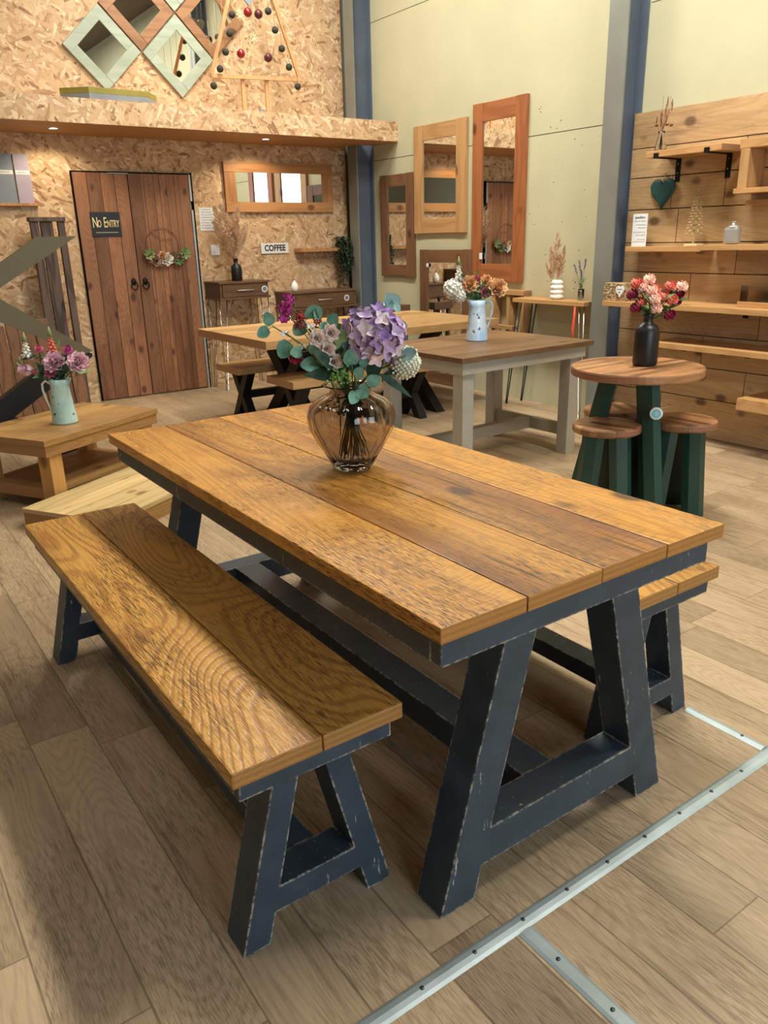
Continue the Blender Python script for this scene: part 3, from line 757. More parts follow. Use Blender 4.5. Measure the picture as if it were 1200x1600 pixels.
stool((3.195, 2.565), math.radians(-78), 'left stool with stave seat and green legs at the front of the bistro table')
stool((3.575, 2.385), math.radians(-90), 'right stool with stave seat and green legs beside the cladding')
stool((3.535, 2.785), math.radians(60), 'rear stool half hidden behind the green legs of the bistro table')

# ================================================================== MIRRORS
def frame_on(T, O, face, a0, a1, z0, z1, fw, fh, depth, matv, math, wall, railfull=False):
    """a runs along X (face -Y) or Y (face -X); four boards and a glass"""
    def B(a, b, z, zz, d0, d1, bev=.003):
        m = MB(O)
        if face == '-Y': m.box(a, b, wall - d1, wall - d0, z, zz, bev)
        else: m.box(wall - d1, wall - d0, a, b, z, zz, bev)
        return m
    if railfull:
        B(a0, a1, z1 - fh, z1, .001, depth).build('rail', math, T); B(a0, a1, z0, z0 + fh, .001, depth).build('rail', math, T)
        B(a0 + .003, a0 + fw, z0 + fh, z1 - fh, .001, depth - .004).build('stile', matv, T); B(a1 - fw, a1 - .003, z0 + fh, z1 - fh, .001, depth - .004).build('stile', matv, T)
    else:
        B(a0, a0 + fw, z0, z1, .001, depth).build('stile', matv, T); B(a1 - fw, a1, z0, z1, .001, depth).build('stile', matv, T)
        B(a0 + fw + .0015, a1 - fw - .0015, z1 - fh, z1 - .002, .001, depth - .003).build('rail', math, T); B(a0 + fw + .0015, a1 - fw - .0015, z0 + .002, z0 + fh, .001, depth - .003).build('rail', math, T)
    B(a0 + fw, a1 - fw, z0 + fh, z1 - fh, .004, depth - .012, 0).build('mirror_glass', M['mirror'], T)
WF = XW
specs = [('frame_dark', 6.655, 7.225, 1.04, 2.03, .125, .115, 'narrow dark brown framed mirror hung nearest the corner column'),
         ('frame_light', 5.87, 6.64, 1.455, 2.425, .135, .135, 'honey coloured framed mirror hung between the dark mirror and the tall mirror'),
         ('frame_red', 5.12, 5.778, 1.03, 2.505, .125, .15, 'tall chestnut framed mirror hung furthest right on the cream wall')]
for (k, a0, a1, z0, z1, fw, fh, lab) in specs:
    O = (WF, (a0 + a1) / 2, z0)
    T = thing('wall_mirror', lab, 'mirror', O)
    frame_on(T, O, '-X', a0, a1, z0, z1, fw, fh, .035, M[k], M[k + '_h'], WF)
    if k == 'frame_red':
        m = MB(O); m.box(WF - .040, WF - .0365, 5.62, 5.66, 1.22, 1.275); m.build('price_tag', M['paper'], T)
O = (5.07, 6.13, 0)
T = thing('wall_mirror', 'dark brown framed mirror standing low behind the grey table', 'mirror', O)
frame_on(T, O, '-X', 5.76, 6.53, .0, 1.305, .12, .12, .035, M['frame_dark'], M['frame_dark_h'], 5.10)
m = MB(O); b2 = MB(); b2.lathe([(.02, 0), (.02, .002)], (0, 0, 0), 20)
mt = Matrix.Translation((5.063, 6.40, 1.16)) @ Matrix.Rotation(-PI / 2, 4, 'Y'); m.merge(b2.bm, mt); m.build('price_tag', M['paper'], T)
O = (4.165, YW, 1.70)
T = thing('wall_mirror', 'wide landscape mirror in a pine frame on the strand board wall', 'mirror', O)
frame_on(T, O, '-Y', 3.55, 4.79, 1.70, 2.165, .125, .095, .04, M['frame_x_h'], M['frame_x'], YW, True)
# diamond mirrors
def diamond(cx, cz, mat, lab, side=.475, fw=.088, dep=.035):
    O = (cx, YW, cz)
    T = thing('diamond_mirror', lab, 'mirror', O, group='square mirrors hung as diamonds above the ledge')
    R = Matrix.Rotation(PI / 4 , 4, 'Y'); h = side / 2
    def q(x0, x1, z0, z1, nm, mt, d0, d1, bev=.003):
        m = MB(); m.box(x0, x1, -d1, -d0, z0, z1, bev, R); return m.build(nm, mt, T)
    q(-h, -h + fw, -h, h - fw, 'frame_board', mat, .001, dep); q(h - fw, h, -h + fw, h, 'frame_board', mat, .001, dep)
    q(-h + fw, h, -h, -h + fw, 'frame_board', mat, .001, dep - .003); q(-h, h - fw, h - fw, h, 'frame_board', mat, .001, dep - .003)
    q(-h + fw, h - fw, -h + fw, h - fw, 'mirror_glass', M['mirror'], .006, dep - .009, 0)
dz = .345
diamond(2.515, 3.03, M['frame_sage'], 'lower left sage washed diamond mirror above the ledge')
diamond(3.205, 3.03, M['frame_sage'], 'lower right sage washed diamond mirror beside the stick tree')
diamond(2.86, 3.03 + dz, M['frame_diamond'], 'brown framed diamond mirror between and above the two sage ones')
diamond(3.55, 3.03 + dz, M['frame_diamond'], 'brown framed diamond mirror directly behind the stick tree')
diamond(3.205, 3.03 + 2 * dz, M['frame_sage'], 'topmost sage diamond mirror cut off by the top of the photo')

# ================================================================== LEDGE ITEMS
for (lab, z0, z1, mt) in (('grey painted board with mitred end lying under the olive one on the ledge', 2.511, 2.556, M['greyboard']), ('olive painted board with mitred end lying on top of the grey one on the ledge', 2.5565, 2.60, M['olive_board'])):
    m = MB((2.35, 7.05, z0)); m.prism([(2.13, 6.975), (2.61, 6.98), (2.74, 7.14), (1.95, 7.14)], 'Z', z0, z1, .002)
    m.build('painted_board', mt, None, label=lab, cat='board')
T = thing('stick_tree', 'tall tree outline made of thin pine strips standing on the ledge', 'decoration', (3.73, 7.2, 2.51))
O = T.location
def bar(m, a, b, w, y0, y1):
    a, b = Vector(a), Vector(b); d = (b - a).normalized(); n_ = Vector((-d.y, d.x)) * w / 2
    m.prism([tuple(a + n_), tuple(b + n_), tuple(b - n_), tuple(a - n_)], 'Y', y0, y1)
m = MB(O); bar(m, (3.285, 2.80), (3.72, 4.02), .03, 7.19, 7.21); m.build('side_strip', M['strip_pine'], T)
m = MB(O); bar(m, (4.18, 2.84), (3.74, 4.02), .03, 7.19, 7.21); m.build('side_strip', M['strip_pine'], T)
m = MB(O); bar(m, (3.27, 2.80), (4.19, 2.84), .032, 7.165, 7.189); m.build('base_strip', M['strip_pine'], T)
for x in (3.585, 3.825):
    m = MB(O); m.box(x - .018, x + .018, 7.19, 7.208, 2.511, 2.815); m.build('trunk_strip', M['strip_pine'], T)
def tree_ball(px, pz, r, kind, where):
    mt = {'g': 'bauble_grey', 'r': 'bauble_red', 'm': 'bauble_maroon'}[kind]
    lab = {'g': 'charcoal felt ball strung on the pine strip tree', 'r': 'glossy red bauble hanging inside the pine strip tree', 'm': 'dark maroon bauble hanging inside the pine strip tree'}[kind] + ', ' + where
    T = thing('hanging_bauble', lab, 'bauble', (px, 7.15, pz), group={'g': 'charcoal balls on the tree', 'r': 'red baubles on the tree', 'm': 'maroon baubles on the tree'}[kind])
    m = MB(); m.ball((0, 0, 0), r, 3, jit=.02); m.build('ball', M[mt], T)
    m = MB(); m.tube([(0, 0, r), (0, .02, min(3.9 - pz, .5))], .0015, 5); m.build('string', M['string'], T)
WB = ['uppermost on the left side', 'second from the top on the left', 'third from the top on the left', 'fourth from the top on the left', 'just below the left foot corner', 'uppermost on the right side', 'second from the top on the right', 'third from the top on the right', 'fourth from the top on the right', 'just below the right foot corner', 'near the top', 'low on a long string', 'near the top', 'low on a long string']
for (x, z, k) in [(3.504, 3.286, 'g'), (3.469, 3.139, 'g'), (3.416, 2.992, 'g'), (3.351, 2.855, 'g'), (3.277, 2.717, 'g'), (3.861, 3.353, 'g'), (3.919, 3.214, 'g'), (3.977, 3.072, 'g'), (4.042, 2.929, 'g'), (4.123, 2.776, 'g'), (3.658, 3.321, 'r'), (3.562, 2.993, 'r'), (3.762, 3.319, 'm'), (3.832, 2.986, 'm')]:
    tree_ball(x, z, .030 if k == 'g' else .037, k, WB.pop(0))
for (px, pz, w_) in ((3.578, 3.29, 'near the top of'), (3.70, 3.13, 'in the middle of')):
    T = thing('glitter_snowflake', 'tiny gold glitter snowflake hanging ' + w_ + ' the pine strip tree', 'ornament', (px, 7.15, pz)); m = MB()
    for q in range(8):
        a = q * PI / 4; m.tube([(0, 0, 0), (.034 * math.cos(a), 0, .045 * math.sin(a))], .004, 5); m.ball((.03 * math.cos(a), 0, .04 * math.sin(a)), .007, 1)
    m.build('flake', M['gold'], T); m = MB(); m.tube([(0, 0, .04), (0, .02, .5)], .0012, 5); m.build('string', M['string'], T)
T = thing('hanging_heart', 'pale grey heart hanging high inside the pine strip tree', 'decoration', (3.665, 7.14, 3.44)); m = MB()
hp_ = []
for i in range(28):
    q = 2 * PI * i / 28; hp_.append((16 * math.sin(q) ** 3 * .0045, (13 * math.cos(q) - 5 * math.cos(2 * q) - 2 * math.cos(3 * q) - math.cos(4 * q)) * .0045))
m.prism(hp_, 'Y', -.006, .006, .001); m.build('heart', M['paint_b'], T); m = MB(); m.tube([(0, 0, .03), (0, .03, .42)], .0012, 5); m.build('string', M['string'], T)
m = MB((3.74, 7.16, 2.54)); 
m.box(3.715, 3.765, 7.15, 7.17, 2.511, 2.56); m.build('small_battery_box', M['greyboard'], None, label='small grey battery box standing between the tree trunk strips', cat='box')
# ================================================================== BACK WALL ITEMS
def hairpin(m, top, foot, spread, r=.005):
    a = Vector(top); f = Vector(foot); s = Vector(spread)
    m.tube([a - s, f - s * .25, f + s * .25, a + s], r, 8)
def console(x0, x1, z0, z1, y0, lab, slab, tagx):
    O = ((x0 + x1) / 2, (y0 + YW) / 2, 0)
    T = thing('console_table', lab, 'console table', O, group='dark wood drawer consoles on hairpin legs')
    m = MB(O); m.box(x0, x1, y0, YW - .003, z1 - .02, z1, .002); m.build('top', M['console'], T)
    m = MB(O); m.box(x0 + .015, x0 + .035, y0 + .02, YW - .003, z0 + .02, z1 - .0205); m.box(x1 - .035, x1 - .015, y0 + .02, YW - .003, z0 + .02, z1 - .0205); m.box(x0 + .0355, x1 - .0355, YW - .02, YW - .003, z0 + .02, z1 - .0205)
    m.box(x0, x1, y0, YW - .003, z0, z0 + .0195, .002); m.build('carcass', M['console'], T)
    m = MB(O); m.box(x0 + .04, x1 - .04, y0 + .012, y0 + .032, z0 + .024, z1 - .024, .002); dr = m.build('drawer', M['console'], T)
    xc = (x0 + x1) / 2; zc = (z0 + z1) / 2
    m = MB(O); m.tube([(xc - .085, y0 + .012, zc), (xc - .085, y0 - .01, zc), (xc + .085, y0 - .01, zc), (xc + .085, y0 + .012, zc)], .005, 8); m.build('bar_handle', M['alu'], dr)
    m = MB(O); b2 = MB(); b2.lathe([(.032, 0), (.032, .002)], (0, 0, 0), 24); m.merge(b2.bm, Matrix.Translation((tagx, y0 + .0115, zc)) @ Matrix.Rotation(PI / 2, 4, 'X')); tg = m.build('round_tag', M['paper'], dr)
    m = MB(O); b2 = MB(); b2.lathe([(.022, .002), (.022, .003)], (0, 0, 0), 24); m.merge(b2.bm, Matrix.Translation((tagx, y0 + .0115, zc)) @ Matrix.Rotation(PI / 2, 4, 'X')); tg['label'] = 'round tag with blue centre'
    m.build('tag_print', M['paint_a'], tg)
    for sx in (0, 1):
        for sy in (0, 1):
            x = x1 - .05 if sx else x0 + .05; y = YW - .07 if sy else y0 + .05
            dx = .05 * (1 if sx else -1); dy = (.0 if sy else -.03)
            m = MB(O); hairpin(m, (x, y, z0), (x + dx, y + dy, .006), (.04, 0, 0)); m.build('hairpin_leg', M['chrome'], T)
console(3.25, 3.80, .885, 1.053, 7.35, 'small dark wood console with drawer on hairpin legs beside the boarded door', .02, 3.74)
console(4.03, 4.86, .735, .915, 7.36, 'wider and lower dark wood console with drawer beside the corner column', .02, 4.72)

m = MB((4.56, 7.6, 1.32)); m.box(4.30, 4.83, 7.56, 7.718, 1.303, 1.337, .002)
m.build('wall_shelf', M['frame_x_h'], None, label='short pine floating shelf on the strand board wall under the wide mirror', cat='shelf')
# trailing greenery on the shelf end
T = thing('trailing_plant', 'dark green trailing foliage hanging from the short floating shelf', 'plant', (4.80, 7.58, 1.35))
rr = random.Random(5); m = MB(T.location); m2 = MB(T.location)
for i in range(26):
    x, y, z = 4.80 + rr.uniform(-.06, .07), 7.56 + rr.uniform(-.06, .06), 1.35 + rr.uniform(0, .08)
    pts = [Vector((x, y, z))]; ln = rr.randint(7, 17)
    for k in range(ln):
        pts.append(pts[-1] + Vector((rr.uniform(-.012, .012) + .002, rr.uniform(-.014, .008), -.026 if k > 1 else .012)))
    m2.tube(pts, .0018, 4)
    for p_ in pts[1:]:
        for q in range(4):
            a = rr.uniform(0, 2 * PI); m.petal(p_, (math.cos(a), math.sin(a), rr.uniform(-.6, .2)), (0, 0, 1), .036, .017, -.2, .05, shape='long', nv=4)
m.build('foliage', M['leaf_dark'], T, normals=False); m2.build('vine', M['stem'], T)

T = thing('coffee_sign', 'white COFFEE sign hanging on a string from a nail', 'sign', (4.067, 7.71, 1.35)); O = T.location
m = MB(O); m.box(3.907, 4.227, 7.70, 7.715, 1.298, 1.40, .001); m.build('board', M['white'], T)
text_part('COFFEE', .082, (4.067, 7.6985, 1.349), M['ink'], T, sx=.86, off=O, bold=.0022)
m = MB(O); m.tube([(3.965, 7.705, 1.40), (4.067, 7.706, 1.487), (4.18, 7.705, 1.40)], .002, 6); m.build('hanging_string', M['string'], T)
def scribble(m, x0, x1, z, y, r, face='-Y', h=.004):
    x = x0
    while x < x1:
        w = r.uniform(.006, .018)
        if face == '-Y': m.box(x, min(x + w, x1), y - .0006, y, z - h / 2, z + h / 2)
        else: m.box(y - .0006, y, x, min(x + w, x1), z - h / 2, z + h / 2)
        x += w + .004
r_ = random.Random(2)
T = thing('paper_notice', 'white notice with printed lines taped beside the boarded door', 'notice', (3.352, 7.719, 1.635)); O = T.location
m = MB(O); m.box(3.268, 3.425, 7.716, 7.719, 1.53, 1.745); m.build('paper', M['paper'], T)
m = MB(O)
for k in range(8): scribble(m, 3.28 + r_.uniform(0, .02), 3.415 - r_.uniform(0, .03), 1.725 - k * .024, 7.7155, r_, h=.005)
m.build('print', M['greyboard'], T)
T = thing('wall_switch', 'square white wall switch above the small console', 'switch', (3.403, 7.719, 1.345)); O = T.location
m = MB(O); m.box(3.357, 3.450, 7.708, 7.719, 1.298, 1.395, .003); m.build('plate', M['switch'], T)
m = MB(O); m.box(3.392, 3.416, 7.703, 7.7078, 1.33, 1.362, .001); m.build('rocker', M['white'], T)

# wreath on the door
T = thing('hoop_wreath', 'thin hoop wreath with autumn flowers hung on the boarded door', 'wreath', (2.85, 7.66, 1.40)); O = T.location
m = MB(O); m.tube([(2.85 + .16 * math.cos(q), 7.665, 1.405 + .155 * math.sin(q)) for q in [i * PI / 18 for i in range(37)]], .004, 6, caps=False); m.tube([(2.75, 7.665, 1.53), (2.84, 7.665, 1.46), (2.95, 7.665, 1.45)], .003, 5); m.build('hoop', M['dried_brown'], T)
def ros(m, c, ax, r, rings=4, seed=0, tight=1.0):
    """layered rose like bloom"""
    rr = random.Random(seed); ax = Vector(ax).normalized(); a = ax.cross(Vector((0, 0, 1)))
    if a.length < .1: a = ax.cross(Vector((1, 0, 0)))
    a.normalize(); b = ax.cross(a); c = Vector(c)
    for k in range(rings):
        f = (k + 1) / rings; n = 3 + k * 2; tilt = (f ** 1.2) * 1.25 * tight
        for i in range(n):
            q = 2 * PI * (i + .37 * k) / n + rr.uniform(-.15, .15); o = a * math.cos(q) + b * math.sin(q)
            d = (ax * math.cos(tilt) + o * math.sin(tilt)).normalized()
            p = c - ax * r * .25 * f + o * r * .16 * f
            m.petal(p, d, (-o * math.cos(tilt) + ax * math.sin(tilt)), r * (.72 + .28 * f) * 1.02, r * (.65 + .45 * f), .12 + .22 * (1 - f), .30, -.25, nu=4, nv=5)
def leafy(m, c, d, L, W, rr, shape='leaf'):
    d = Vector(d).normalized(); n_ = Vector((rr.uniform(-.5, .5), rr.uniform(-1, .2), rr.uniform(.2, 1))); m.petal(c, d, n_, L, W, -.12, .12, shape=shape, nu=3, nv=6)
wr_f = [(2.70, 1.33, 'leaf_pale', .055), (2.76, 1.27, 'dusty', .05), (2.80, 1.25, 'dried_brown', .045), (2.87, 1.28, 'whitefl', .06), (2.93, 1.30, 'dried_brown', .055), (2.98, 1.27, 'leaf', .055), (3.02, 1.30, 'burgundy', .035), (3.05, 1.33, 'leaf_pale', .06), (2.72, 1.29, 'dried_brown', .05), (2.83, 1.31, 'tan_rose', .045)]
byk = {}
for i, (x, z, k, r) in enumerate(wr_f):
    m = MB(O); 
    if 'leaf' in k or k == 'dried_brown':
        for q in range(8): m.petal((x, 7.655, z), (math.cos(q * .8), -.5, math.sin(q * .8)), (0, -1, .3), r * 1.2, r * .7, .1, .1)
    else: ros(m, (x, 7.645, z), (0, -1, .1), r, 3, i)
    m.build('leaf_sprig' if ('leaf' in k or k == 'dried_brown') else 'bloom', M[k], T, normals=False)

# paint samples on a rail
m = MB((1.55, 7.70, 1.765)); m.box(.9, 1.79, 7.66, 7.719, 1.752, 1.775, .002)
m.build('picture_rail', M['frame_x_h'], None, label='narrow pine rail holding the paint sample boards', cat='shelf')
for (xa, xb, k, lab, zl) in ((1.34, 1.468, 'paint_a', 'leftmost dark grey paint sample board cut off by the photo edge', 1.86), (1.478, 1.628, 'paint_a', 'slate grey paint sample board in the middle of the rail', 2.02), (1.640, 1.762, 'paint_c', 'lilac grey paint sample board at the right end of the rail', 2.02)):
    T = thing('paint_sample_board', lab, 'sample board', ((xa + xb) / 2, 7.71, 1.776), group='painted sample boards on the rail'); O = T.location
    m = MB(O); m.box(xa, xb, 7.70, 7.718, 1.776, 2.163, .002); m.build('board', M['paint_b' if 'middle' in lab else k], T)
    m = MB(O); m.box(xa + .003, xb - .003, 7.6975, 7.6995, zl - .016, zl + .016); sl = m.build('name_strip', M['paper'], T)
    m = MB(O); scribble(m, xa + .02, xb - .03, zl, 7.6972, r_, h=.006); m.build('strip_print', M['greyboard'], sl)

# charred slat frame leaning by the door
T = thing('slatted_frame', 'tall frame of charred dark slats with flat cap standing by the door', 'frame', (1.76, 7.45, 0)); O = T.location
for (xa, xb, d) in ((1.645, 1.712, .05), (1.722, 1.825, .03), (1.868, 1.925, .05)):
    m = MB(O); m.box(xa, xb, 7.46, 7.46 + d, 0, 1.62, .004); m.build('slat', M['darkslat'], T)
m = MB(O); m.box(1.635, 1.93, 7.44, 7.53, 1.6205, 1.655, .003); m.build('cap', M['darkslat'], T)
m = MB(O); m.box(1.646, 1.916, 7.515, 7.535, .10, .18); m.build('cross_rail', M['darkslat'], T)
for i, (xa, xb, zt) in enumerate(((1.03, 1.14, .92), (1.15, 1.27, .80), (1.28, 1.36, .86), (1.37, 1.50, .78), (1.51, 1.62, .84), (.88, 1.02, .84), (1.63, 1.72, .70), (1.735, 1.84, .62))):
    m = MB(((xa + xb) / 2, 7.28, 0)); m.prism([(7.15 + i % 2 * .012, 0), (7.175 + i % 2 * .012, 0), (7.215 + .13 * zt + i % 2 * .012, zt), (7.19 + .13 * zt + i % 2 * .012, zt)], 'X', xa, xb, .003)
    m.build('reclaimed_board', M['brownboard'], None, label='reclaimed brown board leaning behind the crossed frames, ' + ['third', 'fourth', 'fifth', 'sixth', 'seventh', 'leftmost', 'eighth', 'rightmost'][i].replace('third', 'second').replace('fourth', 'third').replace('fifth', 'fourth').replace('sixth', 'fifth').replace('seventh', 'sixth').replace('eighth', 'seventh') + ' of the row', cat='board', group='reclaimed boards leaning behind the crossed frames')

# stacked crossed frames (olive on black) at the left edge
def cross_xz(m, xc, zc, hx_, hz, w, y0, y1):
    for sg in (-1, 1):
        a = Vector((xc - hx_, zc - sg * hz)); b = Vector((xc + hx_, zc + sg * hz)); wv = w
        m.prism([(a.x, a.y), (a.x + wv, a.y), (b.x, b.y), (b.x - wv, b.y)], 'Y', y0 + (sg + 1) * .0005, y1 + (sg + 1) * .0005)
T = thing('crossed_table_base', 'olive painted crossed table base stacked on top of a black one', 'table base', (.82, 5.65, .722)); O = T.location
m = MB(O)
m.prism([(.04, .722), (.205, .722), (.993, 1.179), (1.509, 1.479), (1.271, 1.479), (1.017, 1.321)], 'Y', 5.60, 5.69); m.build('arm', M['olive'], T)
m = MB(O)
m.prism([(1.507, .738), (1.455, .722), (1.43, .722), (.83, 1.04), (.15, 1.479), (.40, 1.479), (.88, 1.185)], 'Y', 5.601, 5.70); m.build('arm', M['olive'], T)
m = MB(O); m.box(.76, .84, 5.701, 6.5, 1.06, 1.14); m.build('stretcher', M['olive'], T)
T = thing('crossed_table_base', 'black painted crossed table base on the floor under the olive one', 'table base', (.82, 5.65, 0)); O = T.location
m = MB(O)
m.prism([(.12, 0), (.36, 0), (1.50, .70), (1.50, .72), (1.26, .72)], 'Y', 5.60, 5.69); m.build('arm', M['black'], T)
m = MB(O); m.prism([(1.50, 0), (1.27, 0), (.13, .72), (.37, .72)], 'Y', 5.601, 5.695); m.build('arm', M['black'], T)
m = MB(O); m.box(.78, .86, 5.70, 6.5, .32, .40); m.build('stretcher', M['black'], T)

# ================================================================== CREAM WALL: hairpin shelf, frame shelf, stand
O = (4.98, 4.58, 0); T = thing('hairpin_console', 'narrow pine shelf table on hairpin legs against the cream wall', 'console table', O)
m = MB(O); m.box(4.86, XW - .004, 4.205, 4.985, .885, .918, .003); m.build('top', M['shelf'], T)
for (x, y, fx, fy, s) in ((4.89, 4.25, 4.875, 4.20, .0), (4.89, 4.93, 4.875, 5.04, 0), (5.07, 4.25, 5.06, 4.21, 0), (5.07, 4.93, 5.06, 5.04, 0)):
    m = MB(O); hairpin(m, (x, y, .885), (fx, fy, .006), (0, .025, 0), .005); m.build('hairpin_leg', M['chrome'] if y < 4.5 else M['iron'], T)
O = (4.85, 4.27, .70)
m = MB(O); m.tube([(4.847, 4.28, .884), (4.85, 4.285, .80), (4.845, 4.29, .70), (4.852, 4.285, .62)], [.006, .012, .012, .007], 6)
m.build('ribbon', M['orange_ribbon'], None, label='coral ribbon tied to the near hairpin leg below the narrow shelf', cat='ribbon')
O = (5.05, 5.2, .6); T = thing('open_frame_shelf', 'small open pine frame with low ledge fixed to the cream wall', 'shelf', O)
m = MB(O); m.box(5.02, XW - .002, 5.02, 5.42, .925, .965, .002); m.build('top_rail', M['frame_light_h'], T)
for (a, b) in ((5.02, 5.06), (5.20, 5.235), (5.385, 5.42)):
    m = MB(O); m.box(5.03, XW - .002, a, b, .56, .9245, .002); m.build('upright', M['frame_light'], T)
m = MB(O); m.box(4.97, 5.0295, 5.09, 5.42, .635, .665, .002); m.build('ledge', M['frame_light_h'], T)
O = (4.82, 6.62, 0); T = thing('pedestal_stand', 'square pine stand with a black knob on top in the corner behind the pale table', 'stand', O)
m = MB(O); m.box(4.68, 4.92, 6.5, 6.74, .71, .785, .003); m.build('top', M['console'], T)
for sx in (4.70, 4.87):
    for sy in (6.52, 6.69):
        m = MB(O); m.box(sx, sx + .03, sy, sy + .03, 0, .7095); m.build('leg', M['console'], T)
m = MB(O); m.lathe([(.012, .785), (.010, .80), (.022, .808), (.022, .815), (.006, .83), (.004, .845)], (4.80, 6.58, 0), 16); m.build('knob', M['iron'], T)
O = (4.135, 7.45, .9151)
m = MB(O); m.lathe([(.02, 0), (.034, .012), (.04, .04), (.034, .075), (.016, .10), (.004, .115)], O, 20)
m.build('cream_ornament', M['whitefl'], None, label='small cream teardrop ornament on the left end of the lower dark console', cat='ornament')

# ================================================================== CLAD WALL SHELVES AND ITEMS
WX = 5.084
O = (4.95, 3.43, 1.9); T = thing('wall_shelf', 'topmost pine shelf on black iron brackets fixed to the board cladding', 'shelf', O)
m = MB(O); m.box(4.83, WX, 3.15, 3.715, 1.893, 1.933, .003); m.build('board', M['shelf'], T)
for y in (3.63, 3.25):
    m = MB(O); m.box(WX - .006, WX, y - .018, y + .018, 1.745, 1.892); m.box(4.822, WX, y - .018, y + .018, 1.886, 1.8925); m.box(4.8225, 4.8285, y - .018, y + .018, 1.8926, 1.918)
    br = m.build('bracket', M['iron'], T)
    m = MB(O); m.ball((WX - .008, y, 1.86), .005, 1); m.ball((WX - .008, y, 1.80), .005, 1); m.build('screw', M['chrome'], br)
def shelf(x0, y0, y1, z0, z1, lab, brs=()):
    O = ((x0 + WX) / 2, (y0 + y1) / 2, z0); T = thing('wall_shelf', lab, 'shelf', O)
    m = MB(O); m.box(x0, WX, y0, y1, z0, z1, .003); m.build('board', M['shelf'], T)
    for y in brs:
        m = MB(O); m.box(WX - .006, WX, y - .018, y + .018, z0 - .055, z0 - .0005); m.box(x0 + .02, WX - .006, y - .018, y + .018, z0 - .006, z0 - .0005); m.build('bracket', M['iron'], T)
shelf(4.93, 3.29, 3.91, 1.287, 1.322, 'short middle pine shelf carrying the gold tree, left of its longer neighbour')
shelf(4.86, 2.2, 3.27, 1.297, 1.332, 'long middle pine shelf carrying the silver bag ornament')
shelf(4.74, 2.2, 3.93, .915, .952, 'long pine shelf with the woven planter and clear box', (3.86, 3.0))
shelf(4.76, 2.2, 3.52, .655, .692, 'long low pine shelf behind the black bottle vase', (3.44, 2.95))
shelf(4.76, 2.2, 2.80, .315, .392, 'thick rough pine block shelf nearest the floor')
O = (4.98, 2.87, 1.65); T = thing('box_shelf', 'open pine box frame shelf at the right edge of the cladding', 'shelf', O)
m = MB(O); m.box(4.90, WX, 2.5, 3.07, 1.895, 1.95, .003); m.build('top_board', M['shelf'], T)
for (a_, b_) in ((3.0, 3.06), (2.52, 2.58)):
    m = MB(O); m.box(4.90, WX, a_, b_, 1.665, 1.8945, .002); m.build('side_board', M['frame_light'], T)
m = MB(O); m.box(4.88, WX, 2.5, 3.07, 1.635, 1.6645, .002); m.build('bottom_board', M['shelf'], T)
m = MB(O); m.box(5.0, WX, 2.5, 3.05, 1.565, 1.598, .002); m.build('lower_ledge', M['shelf'], T)
O = (4.95, 2.85, .953); T = thing('clear_display_box', 'clear acrylic box on a pine base on the long shelf', 'box', O)
m = MB(O); m.box(4.86, 5.02, 2.55, 2.94, .953, .985, .002); m.build('base', M['shelf'], T)
m = MB(O); m.box(4.868, 5.012, 2.56, 2.93, .9855, 1.085, .002); m.build('cover', M['clear'], T)

# items on the clad wall shelves
O = (4.96, 3.70, 1.934); T = thing('glass_vase', 'slim clear glass vase on the topmost bracket shelf', 'vase', O)
m = MB(O); m.lathe([(.040, 0), (.043, .004), (.034, .05), (.022, .10), (.020, .115), (.024, .13), (.021, .13), (.017, .115), (.019, .10), (.031, .05), (.038, .008), (.001, .006)], O, 20); m.build('glass', M['clear'], T)
T = thing('dried_grass_bunch', 'dried brown grasses and seed heads in the slim glass vase', 'dried flowers', (4.96, 3.70, 1.945), group=None); O = T.location
rr = random.Random(4); m = MB(O); m2 = MB(O)
for i in range(16):
    a = rr.uniform(0, 2 * PI); sp = rr.uniform(.01, .09); top = Vector((4.96 + sp * math.cos(a) * .6, 3.70 + sp * math.sin(a), 1.945 + rr.uniform(.18, .35)))
    bot = Vector((4.96 - .012 * math.cos(a), 3.70 - .012 * math.sin(a), 1.945))
    m.tube([bot, (4.96, 3.70, 2.06), top], .0013, 4)
    if i < 9: m2.tube([top - Vector((0, 0, .07)), top - Vector((0, 0, .03)), top], [.001, .006, .001], 5)
    elif i < 12:
        for q in range(10): m2.petal((4.96 + .05 * math.cos(a), 3.70 + .06 * math.sin(a), 2.09), (math.cos(q), math.sin(q * 1.3), .4), (0, 0, 1), .025, .015, .1, .1)
m.build('stems', M['dried_brown'], T); m2.build('seed_heads', M['dried_brown'], T, normals=False)

O = (5.05, 3.725, 1.66); T = thing('hanging_heart', 'dark teal fabric heart hanging from a small nail on the boards', 'decoration', O)
m = MB(O); n_ = 36; pts = []
for i in range(n_):
    q = 2 * PI * i / n_; hx_ = 16 * math.sin(q) ** 3; hz = 13 * math.cos(q) - 5 * math.cos(2 * q) - 2 * math.cos(3 * q) - math.cos(4 * q)
    pts.append((3.725 + hx_ * .0063, 1.69 + (hz * .0068 if hz > -2 else hz * .0075)))
b2 = bmesh.new(); lay = []
for (d, s) in ((0, .80), (.012, .96), (.022, 1), (.032, .96), (.044, .80)):
    lay.append([b2.verts.new((WX - .002 - d, 3.725 + (y - 3.725) * s, 1.69 + (z - 1.69) * s)) for y, z in pts])
for a_, b_ in zip(lay, lay[1:]):
    for i in range(n_):
        f = b2.faces.new((a_[i], a_[(i + 1) % n_], b_[(i + 1) % n_], b_[i])); f.smooth = True
b2.faces.new(lay[0]); b2.faces.new(lay[-1][::-1]); m.merge(b2); m.build('padded_heart', M['heart_teal'], T)
m = MB(O); m.tube([(WX - .02, 3.725, 1.73), (WX - .012, 3.722, 1.80)], .003, 6); m.ball((WX - .012, 3.722, 1.803), .008, 2); m.ball((WX - .02, 3.725, 1.765), .009, 2); m.build('hanger', M['string'], T)

